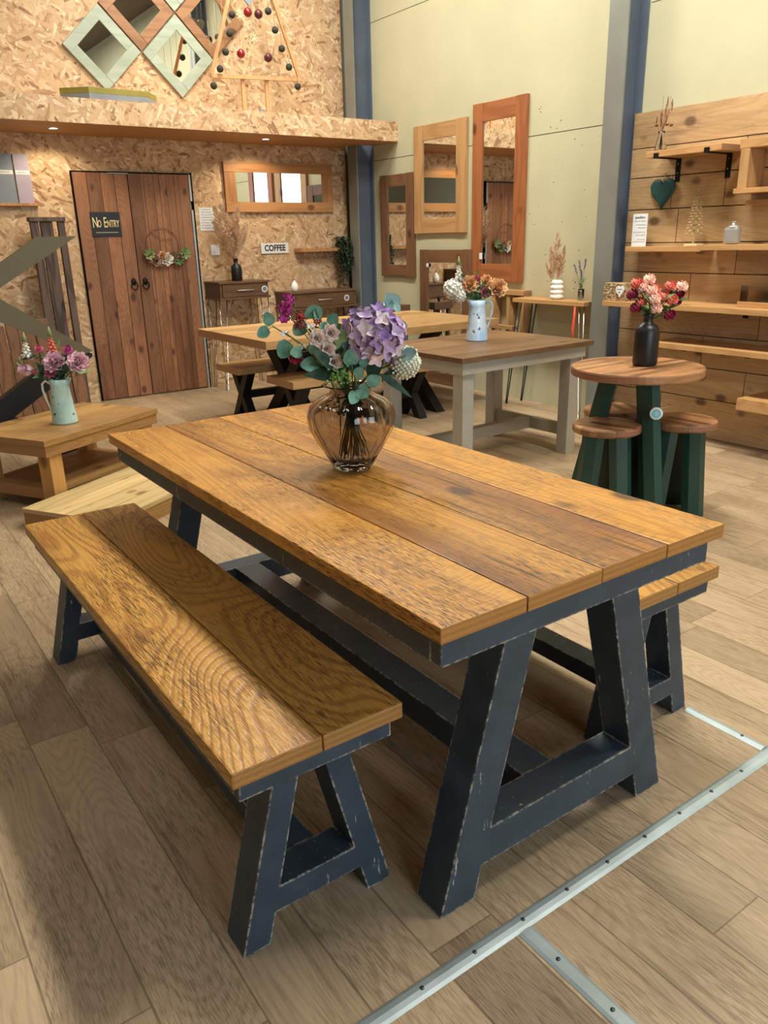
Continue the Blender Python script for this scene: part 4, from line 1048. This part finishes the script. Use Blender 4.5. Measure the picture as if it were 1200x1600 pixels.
O = (5.0, 3.40, 1.322); T = thing('gold_tree_ornament', 'slender pale gold feathered tree ornament on the middle shelf', 'ornament', O)
m = MB(O); m.box(4.96, 5.04, 3.345, 3.445, 1.3225, 1.337, .003); m.build('base', M['gold'], T)
m = MB(O); m.tube([(5.0, 3.40, 1.337), (5.0, 3.40, 1.45), (5.0, 3.395, 1.69)], [.008, .006, .001], 8); m.build('trunk', M['gold'], T)
m = MB(O); rr = random.Random(1)
for k in range(15):
    z = 1.40 + k * .0185; R_ = .062 * (1 - k / 16.5)
    for q in range(7):
        a = q * 2 * PI / 7 + k * .5; m.petal((5.0, 3.398, z), (math.cos(a), math.sin(a), .25), (0, 0, 1), R_ + .010, .026, -.25, .15, shape='long', nv=4)
m.build('branches', M['gold'], T, normals=False)
O = (4.98, 3.10, 1.3325); T = thing('silver_bag_ornament', 'silver grey glass bag shaped ornament with knotted neck on the long middle shelf', 'ornament', O)
m = MB(O); m.box(4.955, 5.005, 3.05, 3.155, 1.3328, 1.44, .02); m.ball((4.98, 3.10, 1.435), .035, 2, (.7, 1.2, .5)); m.build('body', M['silver_glaze'], T)
m = MB(O); m.tube([(4.98, 3.10, 1.445), (4.98, 3.10, 1.462)], [.012, .010], 10)
for q in range(6): m.petal((4.98, 3.10, 1.458), (math.cos(q), math.sin(q), .8), (0, 0, 1), .022, .016, .1, .1)
m.build('neck', M['white'], T, normals=False)
O = (4.97, 3.84, 1.3225); T = thing('price_list', 'white printed price list card propped on the short middle shelf', 'card', O)
m = MB(O); m.box(4.990, 4.994, 3.78, 3.905, 1.3228, 1.545); m.build('card', M['paper'], T)
text_part('Jewellery', .026, (4.9895, 3.8425, 1.52), M['ink'], T, '-X', .001, .9, off=O, name='heading')
m = MB(O)
for k, z in enumerate((1.495, 1.47, 1.45, 1.42, 1.40, 1.37, 1.355)): scribble(m, 3.79 + (0 if k in (0, 3, 5) else .0), 3.895 - (.02 * (k % 3)), z, 4.9895, r_, '-X', .003)
m.build('print', M['greyboard'], T)
O = (4.83, 3.86, .953); T = thing('woven_planter', 'woven bark trough with a white heart at the left end of the long shelf', 'planter', O)
m = MB(O)
rw = random.Random(9)
m.box(4.782, 4.882, 3.762, 3.948, .9535, 1.075)
for k in range(9):
    y = 3.755
    while y < 3.95:
        e = min(y + rw.uniform(.018, .04), 3.955); d_ = rw.uniform(0, .007); m.box(4.7755 + d_, 4.7885, y + .001, e - .001, .9535 + k * .0138, .9655 + k * .0138, .003); m.box(4.782, 4.885, y, e, .9535, .954); y = e
m.build('trough', M['wicker'], T)
m = MB(O); hp = []
for i in range(28):
    q = 2 * PI * i / 28; hp.append((3.80 - .0 + 16 * math.sin(q) ** 3 * .0022, 1.025 + (13 * math.cos(q) - 5 * math.cos(2 * q) - 2 * math.cos(3 * q) - math.cos(4 * q)) * .0028))
m.prism(hp, 'X', 4.766, 4.774); ht = m.build('heart_tag', M['white'], T)
m = MB(O); scribble(m, 3.782, 3.822, 1.035, 4.7655, r_, '-X', .004); m.tube([(4.765, 3.802, 1.01), (4.765, 3.798, 1.018), (4.765, 3.806, 1.018), (4.765, 3.802, 1.008)], .0012, 5); m.build('heart_lettering', M['ink'], ht)

# items on the hairpin shelf
O = (4.97, 4.59, .919); T = thing('ribbed_vase', 'cream ribbed bubble vase on the narrow hairpin shelf', 'vase', O)
m = MB(O); pr = [(.030, 0)]
for k in range(4):
    for q in range(7): pr.append((.040 + .014 * math.sin(PI * q / 6) - (.006 if k == 3 else 0), .002 + k * .037 + .037 * q / 6))
pr += [(.028, .152), (.022, .152), (.022, .03), (.001, .03)]
m.lathe(pr, O, 28); m.build('body', M['whitefl'], T)
T = thing('dried_grass_bunch', 'tall tan pampas and bunny-tail bunch in the ribbed cream vase', 'dried flowers', (4.97, 4.59, .96)); O = T.location
rr = random.Random(8); m = MB(O); m2 = MB(O)
def plume(m, base, tip, w, rr, n=60, ln=.05):
    base, tip = Vector(base), Vector(tip); d = tip - base
    for i in range(n):
        t = rr.random(); p = base + d * t; a = rr.uniform(0, 2 * PI); o = Vector((math.cos(a), math.sin(a), 0)) * w * math.sin(PI * (.12 + .84 * t))
        m.petal(p, o + d.normalized() * ln * .7, o.cross(d) + Vector((.01, .01, .01)), ln, ln * .22, -.3, .05, shape='long', nv=3, nu=2)
for (dx, dy, h, w) in ((0, .02, .44, .045), (.02, .03, .40, .04), (-.02, -.075, .34, .016), (.0, .08, .30, .018), (.03, -.03, .30, .02), (-.03, .05, .33, .03), (0, .11, .22, .02), (-.01, -.02, .27, .018)):
    tip = Vector((4.97 + dx, 4.59 + dy, .96 + h)); m2.tube([(4.97, 4.59, .96), (4.97 + dx * .4, 4.59 + dy * .4, .96 + h * .4), tip], .0016, 4)
    plume(m, Vector((4.97 + dx * .45, 4.59 + dy * .45, .96 + h * .42)), tip, w, rr, 70, .045)
m.build('plumes', M['pampas'], T, normals=False); m2.build('stalks', M['pampas'], T)
O = (4.97, 4.335, .919); T = thing('glass_vase', 'small clear glass tumbler vase at the near end of the hairpin shelf', 'vase', O)
m = MB(O); m.lathe([(.022, 0), (.024, .003), (.024, .09), (.0215, .09), (.0215, .008), (.001, .007)], O, 20); m.build('glass', M['clear'], T)
T = thing('lavender_bunch', 'small bunch of artificial lavender in the glass tumbler', 'flowers', (4.97, 4.335, .93)); O = T.location
m = MB(O); m2 = MB(O); m3 = MB(O); rr = random.Random(3)
for (dx, dy, h) in ((0, .085, .26), (0, .035, .29), (.02, -.012, .30), (.01, .02, .22)):
    tip = Vector((4.97 + dx, 4.335 + dy, .93 + h)); m2.tube([(4.97, 4.335, .93), (4.97 + dx * .3, 4.335 + dy * .3, .93 + h * .5), tip], .0015, 4)
    for k in range(22):
        t = k / 22; p = tip - (tip - Vector((4.97, 4.335, 1.0))).normalized() * .075 * t; m.ball(p + Vector((rr.uniform(-.005, .005), rr.uniform(-.005, .005), 0)), .0045, 1)
for k in range(26):
    a = rr.uniform(0, 2 * PI); m3.petal((4.97, 4.335, 1.0 + rr.uniform(0, .07)), (math.cos(a), math.sin(a), rr.uniform(.1, 1.4)), (0, 0, 1), .06, .008, -.3, .05, shape='long', nv=4)
m.build('buds', M['lavender'], T); m2.build('stems', M['stem'], T); m3.build('leaves', M['leaf'], T, normals=False)

# reed bottle on the small console
O = (3.515, 7.50, 1.0535); T = thing('bottle_vase', 'dark brown bottle vase on the small console by the door', 'vase', O)
m = MB(O); m.lathe([(.048, 0), (.054, .006), (.054, .12), (.046, .145), (.024, .16), (.020, .172), (.020, .20), (.024, .203), (.024, .212), (.016, .212), (.016, .17), (.04, .14), (.048, .01), (.001, .008)], O, 28); m.build('bottle', M['matt_black'], T)
T = thing('pampas_bunch', 'tall bunch of brown pink pampas grass in the dark bottle', 'dried flowers', (3.515, 7.50, 1.10)); O = T.location
m = MB(O); m2 = MB(O); rr = random.Random(12)
for (dx, dz, w) in ((-.17, .60, .05), (-.10, .62, .05), (-.06, .55, .045), (.01, .52, .04), (.05, .58, .045), (.06, .50, .03), (.13, .44, .03), (-.15, .40, .04), (-.20, .50, .035), (.0, .40, .04), (-.12, .32, .03)):
    tip = Vector((3.515 + dx, 7.50 + rr.uniform(-.07, .04), 1.10 + dz)); b0 = Vector((3.515, 7.5, 1.10)); m2.tube([b0, (3.515 + dx * .15, 7.5, 1.27), tip], .002, 4)
    plume(m, Vector((3.515 + dx * .35, 7.49, 1.10 + dz * .45)), tip, w, rr, 80, .07)
m.build('plumes', M['pampas'], T, normals=False); m2.build('stalks', M['dried_brown'], T)

# ================================================================== MAIN VASE AND BOUQUET
VC = (1.237, 1.93, .7675)
T = thing('smoked_glass_vase', 'large smoked glass ribbed urn vase on the main dining table', 'vase', VC)
m = MB(VC)
outer = [(.040, 0), (.055, .001), (.062, .012), (.080, .045), (.105, .085), (.125, .125), (.1285, .160), (.120, .190), (.100, .210), (.072, .222), (.060, .230), (.058, .238), (.066, .246), (.084, .2515)]
inner = [(.082, .2535), (.064, .2495), (.0545, .240), (.0565, .228), (.070, .2185), (.0975, .206), (.1165, .1875), (.1245, .160), (.1210, .126), (.101, .087), (.076, .048), (.056, .018), (.030, .012), (.002, .012)]
m.lathe([(.002, .001)] + outer + inner, VC, 96, lobes=12, amp=.07); m.build('ribbed_glass', M['smoke'], T)
def stem(m, p, base=None, r=.002, via=None):
    p = Vector(p); b = Vector(base or (VC[0] + rs.uniform(-.04, .04), VC[1] + rs.uniform(-.035, .035), VC[2] + .035))
    mid = Vector(via or (VC[0] + (p.x - VC[0]) * .12, VC[1] + (p.y - VC[1]) * .12, VC[2] + .235))
    pts = []
    for i in range(9):
        t = i / 8; pts.append(b * (1 - t) ** 2 + (mid * 2 - (b + p) * .5) * 2 * t * (1 - t) + p * t * t)
    m.tube(pts, r, 6); return pts
rs = random.Random(21)
view = Vector((-.55, -.78, .12)).normalized()
# hydrangea
T = thing('hydrangea_stem', 'large lilac and cream hydrangea head in the smoked glass vase', 'flower', (VC[0], VC[1], VC[2] + .015)); O = T.location
HC = Vector((1.300, 1.895, 1.150)); m4 = MB(O); m5 = MB(O); m = MB(O); m2 = MB(O); m3 = MB(O)
for i in range(120):
    z = 1 - 2 * (i + .5) / 120; a = i * 2.39996; r = math.sqrt(1 - z * z); n_ = Vector((r * math.cos(a), r * math.sin(a), z))
    if n_.z < -.75: continue
    c = HC + Vector((n_.x * .084, n_.y * .084, n_.z * .080)) * rs.uniform(.72, 1.06)
    u = n_.cross(Vector((.3, .2, 1))).normalized(); v = n_.cross(u); q_ = rs.random(); mm = m2 if q_ < .28 else (m4 if q_ < .45 else (m5 if q_ < .68 else m)); ph = rs.uniform(0, 1.5)
    n_ = (n_ + Vector((rs.uniform(-.5, .5), rs.uniform(-.5, .5), rs.uniform(-.4, .5)))).normalized(); u = n_.cross(Vector((.3, .2, 1))).normalized(); v = n_.cross(u)
    for q in range(4):
        d = u * math.cos(q * PI / 2 + ph) + v * math.sin(q * PI / 2 + ph) + n_ * .35; mm.petal(c, d, n_, .027, .0215, rs.uniform(-.2, .35), .14, nu=4, nv=5)
m.build('lilac_florets', M['hyd'], T, normals=False); m2.build('cream_florets', M['hyd2'], T, normals=False); m4.build('mauve_florets', M['mauve'], T, normals=False); m5.build('purple_florets', M['purple'], T, normals=False)
stem(m3, HC - Vector((0, 0, .03)), r=.0045); m3.ball(HC, .05, 2); m3.build('stem', M['stem'], T)
# bud ball
T = thing('sedum_stem', 'round grey white bud cluster flower at the right of the vase', 'flower', (VC[0], VC[1], VC[2] + .015)); O = T.location
SCn = Vector((1.372, 1.848, 1.078)); m = MB(O); m3 = MB(O)
for i in range(240):
    z = 1 - 2 * (i + .5) / 240; a = i * 2.39996; r = math.sqrt(1 - z * z); n_ = Vector((r * math.cos(a), r * math.sin(a), z)); m.ball(SCn + n_ * .047 * rs.uniform(.9, 1.05), .0048, 1)
m.ball(SCn, .042, 2); m.build('bud_cluster', M['sedum'], T); stem(m3, SCn, r=.003); m3.build('stem', M['stem'], T)
# coloured sprays
def spray(name, lab, cat, pts, mat, kind, r):
    T = thing(name, lab, cat, (VC[0], VC[1], VC[2] + .015)); O = T.location; m3 = MB(O)
    for p in pts:
        m = MB(O); p = Vector(p); stem(m3, p, r=.0016)
        if kind == 'buds':
            for k in range(26): m.ball(p + Vector((rs.gauss(0, r * .5), rs.gauss(0, r * .5), rs.gauss(0, r * .5))), r * .2, 1)
        elif kind == 'spike':
            for k in range(30):
                c = p + Vector((rs.uniform(-.5, .5) * r, rs.uniform(-.5, .5) * r, rs.uniform(-1.9, 1.2) * r)); 
                for q in range(4): a = rs.uniform(0, 6.3); m.petal(c, (math.cos(a), math.sin(a), rs.uniform(-.5, .5)), view, r * .55, r * .4, .1, .1, nv=3)
        elif kind == 'star':
            for k in range(14): a = rs.uniform(0, 6.3); m.petal(p, Vector((math.cos(a), math.sin(a), rs.uniform(-1, 1))) , view, r, r * .38, .1, .1, shape='long', nv=3)
        else: ros(m, p, view, r, 3, int(p.x * 1e4))
        m.build('bloom', M[mat], T, normals=(kind == 'buds'))
    m3.build('stems', M['stem'], T)
spray('magenta_flower_stem', 'magenta flower spike reaching up at the left of the vase', 'flower', [(1.100, 2.024, 1.255), (1.085, 2.03, 1.235)], 'magenta', 'spike', .018)
spray('red_berry_stem', 'deep red berry spray below the magenta spike', 'flower', [(1.127, 2.005, 1.214), (1.172, 1.99, 1.200), (1.118, 2.0, 1.20)], 'redflower', 'buds', .016)
spray('red_rosebud_stem', 'single small red rosebud low on the left of the vase', 'flower', [(1.109, 2.018, 1.103)], 'redflower', 'rose', .020)
spray('white_filler_stem', 'sprigs of tiny white star flowers among the eucalyptus', 'flower', [(1.09, 2.031, 1.17), (1.128, 2.004, 1.13), (1.143, 1.98, 1.189), (1.15, 1.985, 1.165)], 'whitefl', 'star', .016)
spray('blush_flower_stem', 'pale blush open flowers in the middle of the main bouquet', 'flower', [(1.140, 1.94, 1.160), (1.176, 1.925, 1.172), (1.165, 1.93, 1.129), (1.180, 1.92, 1.091)], 'blush', 'rose', .024)
spray('green_berry_stem', 'loose cluster of green berries hanging over the vase rim', 'flower', [(1.187, 1.90, 1.060), (1.172, 1.90, 1.048), (1.203, 1.89, 1.052)], 'berry', 'buds', .022)
# eucalyptus
def euc(lab, tip, leaves, mat, seed, via=None):
    T = thing('eucalyptus_stem', lab, 'foliage', (VC[0], VC[1], VC[2] + .015)); O = T.location; m = MB(O); rr = random.Random(seed)
    pts = stem(m, tip, r=.0018, via=via); sm = m
    st_ = m.build('stem', M['stem'], T)
    for (p, r) in leaves:
        p = Vector(p); near = min(pts[4:], key=lambda q: (q - p).length); d = (p - near)
        if d.length < .01: d = Vector((rr.uniform(-1, 1), rr.uniform(-.5, .5), .5))
        d = d.normalized(); m = MB(O)
        m.tube([near, p - d * r * .8], .0009, 4)
        nn = view + Vector((rr.uniform(-.5, .5), rr.uniform(-.4, .4), rr.uniform(-.4, .6)))
        m.petal(p - d * r, d, nn, 2 * r, 1.9 * r, rr.uniform(-.15, .15), .10, nu=5, nv=8); m.build('leaf', M[mat], T, normals=False)
euc('long eucalyptus stem reaching far left with two bluish end leaves', (1.06, 2.05, 1.19), [((1.052, 2.058, 1.212), .019), ((1.037, 2.068, 1.173), .019), ((1.084, 2.035, 1.123), .027), ((1.101, 2.00, 1.118), .018), ((1.137, 1.985, 1.081), .027)], 'euc', 1, (1.19, 1.96, 1.03))
euc('upright eucalyptus stem with large round leaves left of centre', (1.16, 1.98, 1.235), [((1.154, 1.987, 1.226), .025), ((1.172, 1.985, 1.221), .020), ((1.169, 1.955, 1.182), .022), ((1.20, 1.945, 1.206), .020), ((1.122, 2.009, 1.181), .023), ((1.151, 1.975, 1.13), .022)], 'euc', 2)
euc('bluish eucalyptus stem rising behind the hydrangea', (1.372, 1.90, 1.25), [((1.371, 1.90, 1.250), .024), ((1.350, 1.90, 1.224), .022), ((1.385, 1.895, 1.228), .015), ((1.376, 1.87, 1.178), .022)], 'euc_blue', 3)
euc('short eucalyptus stem drooping over the front of the rim', (1.215, 1.86, 1.02), [((1.203, 1.87, 1.107), .023), ((1.221, 1.84, 1.009), .023), ((1.195, 1.85, .996), .019), ((1.256, 1.835, 1.041), .020), ((1.242, 1.86, 1.089), .014), ((1.225, 1.86, 1.062), .018)], 'euc', 4, (1.225, 1.90, 1.04))
euc('eucalyptus stem leaning forward across the hydrangea', (1.345, 1.80, 1.105), [((1.352, 1.79, 1.108), .022), ((1.219, 1.93, 1.143), .026), ((1.23, 1.94, 1.12), .022), ((1.20, 1.96, 1.09), .024)], 'euc_blue', 5)
euc('pale eucalyptus stem packed in the middle of the bouquet', (1.20, 1.93, 1.16), [((1.185, 1.93, 1.14), .022), ((1.215, 1.92, 1.16), .020), ((1.20, 1.90, 1.115), .020), ((1.16, 1.95, 1.10), .020), ((1.235, 1.90, 1.13), .018), ((1.17, 1.95, 1.165), .018)], 'leaf_pale', 6)
euc('dark eucalyptus stem filling the gap left of the hydrangea', (1.22, 1.97, 1.17), [((1.225, 1.96, 1.17), .024), ((1.205, 1.97, 1.14), .024), ((1.18, 1.97, 1.10), .022), ((1.15, 1.98, 1.07), .022), ((1.245, 1.94, 1.09), .022), ((1.20, 1.95, 1.06), .022)], 'leaf', 7)
T = thing('leaf_spray', 'dark narrow leaves trailing over the right rim of the vase', 'foliage', (VC[0], VC[1], VC[2] + .015)); O = T.location
m = MB(O); m2 = MB(O); stem(m2, (1.34, 1.84, 1.04)); 
for (p, d, L, W) in (((1.30, 1.87, 1.05), (.6, -.4, -.5), .12, .024), ((1.31, 1.86, 1.05), (.8, -.4, .15), .10, .022), ((1.21, 1.94, 1.04), (-.6, .3, .3), .10, .04), ((1.20, 1.93, 1.05), (-.8, .3, .1), .10, .045), ((1.24, 1.90, 1.05), (-.1, -.3, .8), .10, .05), ((1.27, 1.88, 1.04), (.2, -.3, .6), .09, .045), ((1.22, 1.92, 1.06), (-.4, .1, .8), .11, .05), ((1.19, 1.92, 1.07), (-.6, .0, .5), .10, .04), ((1.25, 1.91, 1.06), (.1, -.1, 1), .10, .05)):
    m.petal(p, d, view + Vector((0, 0, .5)), L, W, -.15, .1, shape='leaf', nv=7)
m.build('leaves', M['leaf_dark'], T, normals=False); m2.build('stem', M['stem'], T)
T = thing('root_stems', 'curly pale green stem ends standing inside the smoked glass vase', 'foliage', (VC[0], VC[1], VC[2] + .015)); O = T.location
m = MB(O)
for i in range(9):
    a = rs.uniform(0, 6.3); r = rs.uniform(.015, .06); p = Vector((VC[0], VC[1], VC[2] + .22)); pts = [p]
    for k in range(6):
        f = (k + 1) / 6; pts.append(Vector((VC[0] + r * f * math.cos(a + f) , VC[1] + r * f * math.sin(a + f), VC[2] + .22 - .195 * f)))
    m.tube(pts, .0018, 5)
m.build('stems', M['leaf_pale'], T)

# ================================================================== JUGS
def jug(name, lab, c, mat, hang, H=.262):
    """enamel jug with flared foot, open rim with spout and long strap handle"""
    T = thing(name, lab, 'jug', c, hang); s = H / .262
    prof = [(.070, 0), (.074, .003), (.073, .01), (.064, .10), (.053, .20), (.052, .225), (.056, .262), (.053, .262), (.049, .225), (.050, .20), (.061, .10), (.068, .012), (.001, .010)]
    m = MB(); m.lathe([(r * s, z * s) for r, z in prof], (0, 0, 0), 40)
    for v in m.bm.verts:
        if v.co.z > .235 * s and v.co.x < -.02: v.co.x -= .016 * ((v.co.z / s - .235) / .027); v.co.y *= .8
    m.build('body', M[mat], T)
    m = MB(); m.tube([(.052 * s, 0, .235 * s), (.078 * s, 0, .252 * s), (.098 * s, 0, .235 * s), (.100 * s, 0, .20 * s), (.088 * s, 0, .14 * s), (.072 * s, 0, .085 * s), (.064 * s, 0, .065 * s)], .0065 * s, 8); m.build('handle', M['whitefl'] if mat == 'jug_mint' else M['jug_blue'], T)
    return T
J1 = (1.095, 4.885, .421); jug('enamel_jug', 'mint enamel jug printed with butterflies on the coffee table', J1, 'jug_mint', math.radians(150), .262)
J2 = (3.585, 4.005, .761); jug('enamel_jug', 'pale blue enamel jug printed with butterflies on the grey table', J2, 'jug_blue', math.radians(-35), .262)
def flower(Jc, rim, lab, cat, p, mat, kind, r, leafm='leaf', name='rose_stem', group=None, ax=None, nleaf=3, seed=0):
    T = thing(name, lab, cat, (Jc[0], Jc[1], Jc[2] + .02), group=group); O = T.location; rr = random.Random(seed); p = Vector(p)
    m = MB(O); b = Vector((Jc[0], Jc[1], Jc[2] + .03)); mid = Vector((Jc[0] + (p.x - Jc[0]) * .15, Jc[1] + (p.y - Jc[1]) * .15, Jc[2] + rim))
    c1 = mid * 2 - (b + p) * .5; m.tube([b * (1 - t) ** 2 + c1 * 2 * t * (1 - t) + p * t * t for t in [i / 7 for i in range(8)]], .0022, 5); m.build('stem', M['stem'], T)
    ax = Vector(ax) if ax else Vector((-.5, -.8, .35)) + (p - mid) * 1.5
    m = MB(O)
    if kind == 'rose': ros(m, p, ax, r, 4, seed)
    elif kind == 'bud': ros(m, p, ax, r, 3, seed, .35); m.ball(p, r * .62, 2)
    elif kind == 'pompom':
        m.ball(p, r * .72, 2)
        for i in range(46):
            z = 1 - 2 * (i + .5) / 46; a = i * 2.39996; q = math.sqrt(1 - z * z); n_ = Vector((q * math.cos(a), q * math.sin(a), z)); t_ = n_.cross(Vector((.2, .3, 1))).normalized()
            m.petal(p + n_ * r * .55, n_ + t_ * .5, t_ - n_ * .3, r * .62, r * .5, .3, .2, nu=3, nv=4)
    elif kind == 'cluster':
        m.ball(p, r * .7, 2)
        for i in range(70):
            z = 1 - 2 * (i + .5) / 70; a = i * 2.39996; q = math.sqrt(1 - z * z); n_ = Vector((q * math.cos(a), q * math.sin(a), z)); t_ = n_.cross(Vector((.2, .3, 1))).normalized(); s_ = n_.cross(t_)
            for k in range(4): m.petal(p + n_ * r * rr.uniform(.8, 1), t_ * math.cos(k * PI / 2) + s_ * math.sin(k * PI / 2) + n_ * .3, n_, r * .34, r * .32, .1, .1, nv=3)
    elif kind == 'spike':
        for k in range(26):
            t = k / 25; c = p + Vector((0, 0, -.055 + .11 * t)); w = r * (1.1 - .85 * t)
            a = k * 2.4; m.petal(c, (math.cos(a), math.sin(a), -.2), (0, 0, 1), w, w * .75, .2, .3, nv=4); m.ball(c + Vector((math.cos(a), math.sin(a), 0)) * w * .5, w * .34, 1)
    m.build('bloom', M[mat], T, normals=False)
    if kind == 'spike':
        m = MB(O); m.tube([p + Vector((0, 0, .04)), p + Vector((0, 0, .095))], [r * .45, .002], 8); m.build('bud_tip', M['leaf_pale'], T)
    if nleaf:
        m = MB(O)
        for k in range(nleaf):
            a = rr.uniform(0, 6.3); leafy(m, p + (mid - p) * rr.uniform(.15, .5), (math.cos(a), math.sin(a), rr.uniform(-.2, .8)), rr.uniform(.05, .085), .026, rr)
        m.build('leaves', M[leafm], T, normals=False)
j = 'in the mint jug on the coffee table'
for i, (p, mt, kd, r, lab, nm) in enumerate([
    ((1.080, 4.86, .786), 'rose_pink', 'rose', .062, 'central open dusky pink rose ' + j, 'rose_stem'),
    ((1.195, 4.785, .781), 'rose_pink', 'rose', .060, 'right-hand open dusky pink rose ' + j, 'rose_stem'),
    ((.945, 4.975, .740), 'rose_pink', 'bud', .056, 'rounded pale pink rosebud at far left ' + j, 'rose_stem'),
    ((1.028, 4.93, .856), 'bud_pink', 'bud', .036, 'bright pink bud ' + j, 'rose_stem'),
    ((1.161, 4.827, .848), 'bud_purple', 'bud', .042, 'purple pink closed bud ' + j, 'rose_stem'),
    ((.990, 4.945, .724), 'bud_pink', 'bud', .026, 'tiny pink bud low by the handle ' + j, 'rose_stem'),
    ((1.055, 4.88, .728), 'bud_pink', 'rose', .036, 'small deep pink bloom under the central rose ' + j, 'rose_stem'),
    ((1.088, 4.90, .890), 'coral', 'spike', .034, 'coral foxglove spike ' + j, 'foxglove_stem'),
    ((.962, 4.97, .865), 'whitefl', 'spike', .036, 'white foxglove spike ' + j, 'foxglove_stem')]):
    flower(J1, .255, lab, 'flower', p, mt, kd, r, name=nm, seed=i + 1, nleaf=4, leafm='leaf' if i % 2 else 'leaf_dark')
def greens(Jc, rim, lab, tips, mat, seed):
    T = thing('leaf_sprig', lab, 'foliage', (Jc[0], Jc[1], Jc[2] + .02)); O = T.location; rr = random.Random(seed); m = MB(O); m2 = MB(O)
    for p in tips:
        p = Vector(p); b = Vector((Jc[0], Jc[1], Jc[2] + .05)); mid = Vector((Jc[0] + (p.x - Jc[0]) * .2, Jc[1] + (p.y - Jc[1]) * .2, Jc[2] + rim)); m2.tube([b, mid, mid * .4 + p * .6, p], .0016, 4)
        for k in range(6):
            c = mid * (1 - k / 6) + p * (k / 6); a = rr.uniform(0, 6.3); leafy(m, c, Vector((math.cos(a), math.sin(a), .3)) + (p - mid) * 6, .05, .02, rr)
    m.build('leaves', M[mat], T, normals=False); m2.build('stems', M['stem'], T)
greens(J1, .255, 'light green leaf sprigs spreading out of the mint jug', [(1.129, 4.86, .915), (1.225, 4.79, .835), (.89, 5.01, .775), (1.238, 4.773, .72), (.90, 5.0, .80), (1.03, 4.9, .83)], 'leaf_pale', 3)
greens(J1, .255, 'dark green leaves filling the mouth of the mint jug', [(1.12, 4.84, .73), (1.06, 4.87, .72), (1.15, 4.82, .76), (1.0, 4.92, .78), (1.14, 4.87, .80)], 'leaf_dark', 4)
j = 'in the pale blue jug on the grey table'
for i, (p, mt, kd, r, lab, nm) in enumerate([
    ((3.457, 4.099, 1.094), 'cream_hyd', 'cluster', .062, 'cream and pale blue hydrangea head ' + j, 'hydrangea_stem'),
    ((3.480, 4.06, 1.055), 'cream_hyd', 'cluster', .042, 'small low pale hydrangea head ' + j, 'hydrangea_stem'),
    ((3.542, 4.03, 1.124), 'tan_rose', 'rose', .056, 'orange tan rose at the middle ' + j, 'rose_stem'),
    ((3.624, 3.975, 1.070), 'mauve_rose', 'rose', .040, 'mauve rose low ' + j, 'rose_stem'),
    ((3.697, 3.931, 1.096), 'tan_rose', 'rose', .062, 'large tan rose leaning right ' + j, 'rose_stem'),
    ((3.635, 3.978, 1.145), 'tan_rose', 'rose', .038, 'small tan rose high on the right ' + j, 'rose_stem'),
    ((3.487, 4.08, 1.205), 'whitefl', 'spike', .034, 'white foxglove spike ' + j, 'foxglove_stem'),
    ((3.590, 4.02, 1.15), 'burgundy', 'cluster', .026, 'dark plum flower tuft ' + j, 'flower_stem')]):
    flower(J2, .255, lab, 'flower', p, mt, kd, r, name=nm, seed=i + 31, nleaf=3, leafm='leaf_pale' if i % 2 else 'leaf')
greens(J2, .255, 'grey green leaves round the mouth of the pale blue jug', [(3.53, 4.048, 1.08), (3.577, 4.015, 1.06), (3.613, 3.99, 1.05), (3.675, 3.947, 1.06), (3.50, 4.04, 1.06), (3.575, 4.016, 1.21)], 'leaf', 6)

# ================================================================== BLACK BOTTLE
BC = (3.448, 2.557, .771)
T = thing('bottle_vase', 'matt black bottle vase on the round bistro table', 'vase', BC)
m = MB(BC); m.lathe([(.052, 0), (.059, .004), (.062, .014), (.062, .165), (.058, .185), (.046, .203), (.030, .212), (.0235, .220), (.0235, .244), (.0285, .248), (.0285, .258), (.018, .258), (.018, .21), (.050, .18), (.054, .02), (.001, .016)], BC, 40); m.build('bottle', M['matt_black'], T)
grp = {'peach': 'pale peach pompom flowers in the black bottle', 'coral': 'coral pompom flowers in the black bottle', 'burgundy': 'burgundy pompom flowers in the black bottle'}
bl = [(3.439, 2.564, 1.196, 'peach'), (3.415, 2.580, 1.160, 'peach'), (3.435, 2.543, 1.147, 'peach'), (3.440, 2.524, 1.107, 'peach'), (3.460, 2.524, 1.058, 'peach'), (3.575, 2.469, 1.159, 'peach'),
      (3.389, 2.599, 1.179, 'coral'), (3.476, 2.553, 1.148, 'coral'), (3.529, 2.501, 1.161, 'coral'), (3.410, 2.584, 1.085, 'coral'), (3.509, 2.515, 1.109, 'coral'), (3.531, 2.486, 1.097, 'coral'), (3.481, 2.562, 1.098, 'coral'),
      (3.374, 2.610, 1.126, 'burgundy'), (3.394, 2.596, 1.061, 'burgundy'), (3.536, 2.496, 1.021, 'burgundy'), (3.563, 2.486, 1.091, 'burgundy'), (3.581, 2.486, 1.125, 'burgundy'), (3.539, 2.524, 1.126, 'burgundy')]
WHERE = ['topmost', 'high left of centre', 'central', 'just below the centre', 'lowest, just over the bottle neck', 'highest on the right',
         'highest on the left', 'high at the centre', 'high at right of centre', 'low on the left', 'middle right', 'low on the right', 'half hidden in the middle',
         'outermost on the left', 'lowest on the left', 'hanging lowest on the right', 'low on the far right', 'outermost on the right', 'half hidden behind coral ones on the right']
for i, (x, y, z, c) in enumerate(bl):
    flower(BC, .25, {'peach': 'pale peach', 'coral': 'coral', 'burgundy': 'burgundy'}[c] + ' pompom flower in the black bottle, ' + WHERE[i], 'flower', (x, y, z), c, 'pompom', .029, name='pompom_flower', group=grp[c], nleaf=1, seed=i + 60)
greens(BC, .25, 'grey green leaves hanging from the mouth of the black bottle', [(3.518, 2.505, 1.057), (3.394, 2.591, 1.114), (3.499, 2.524, 1.076), (3.423, 2.581, 1.066), (3.537, 2.486, 1.066)], 'leaf', 9)
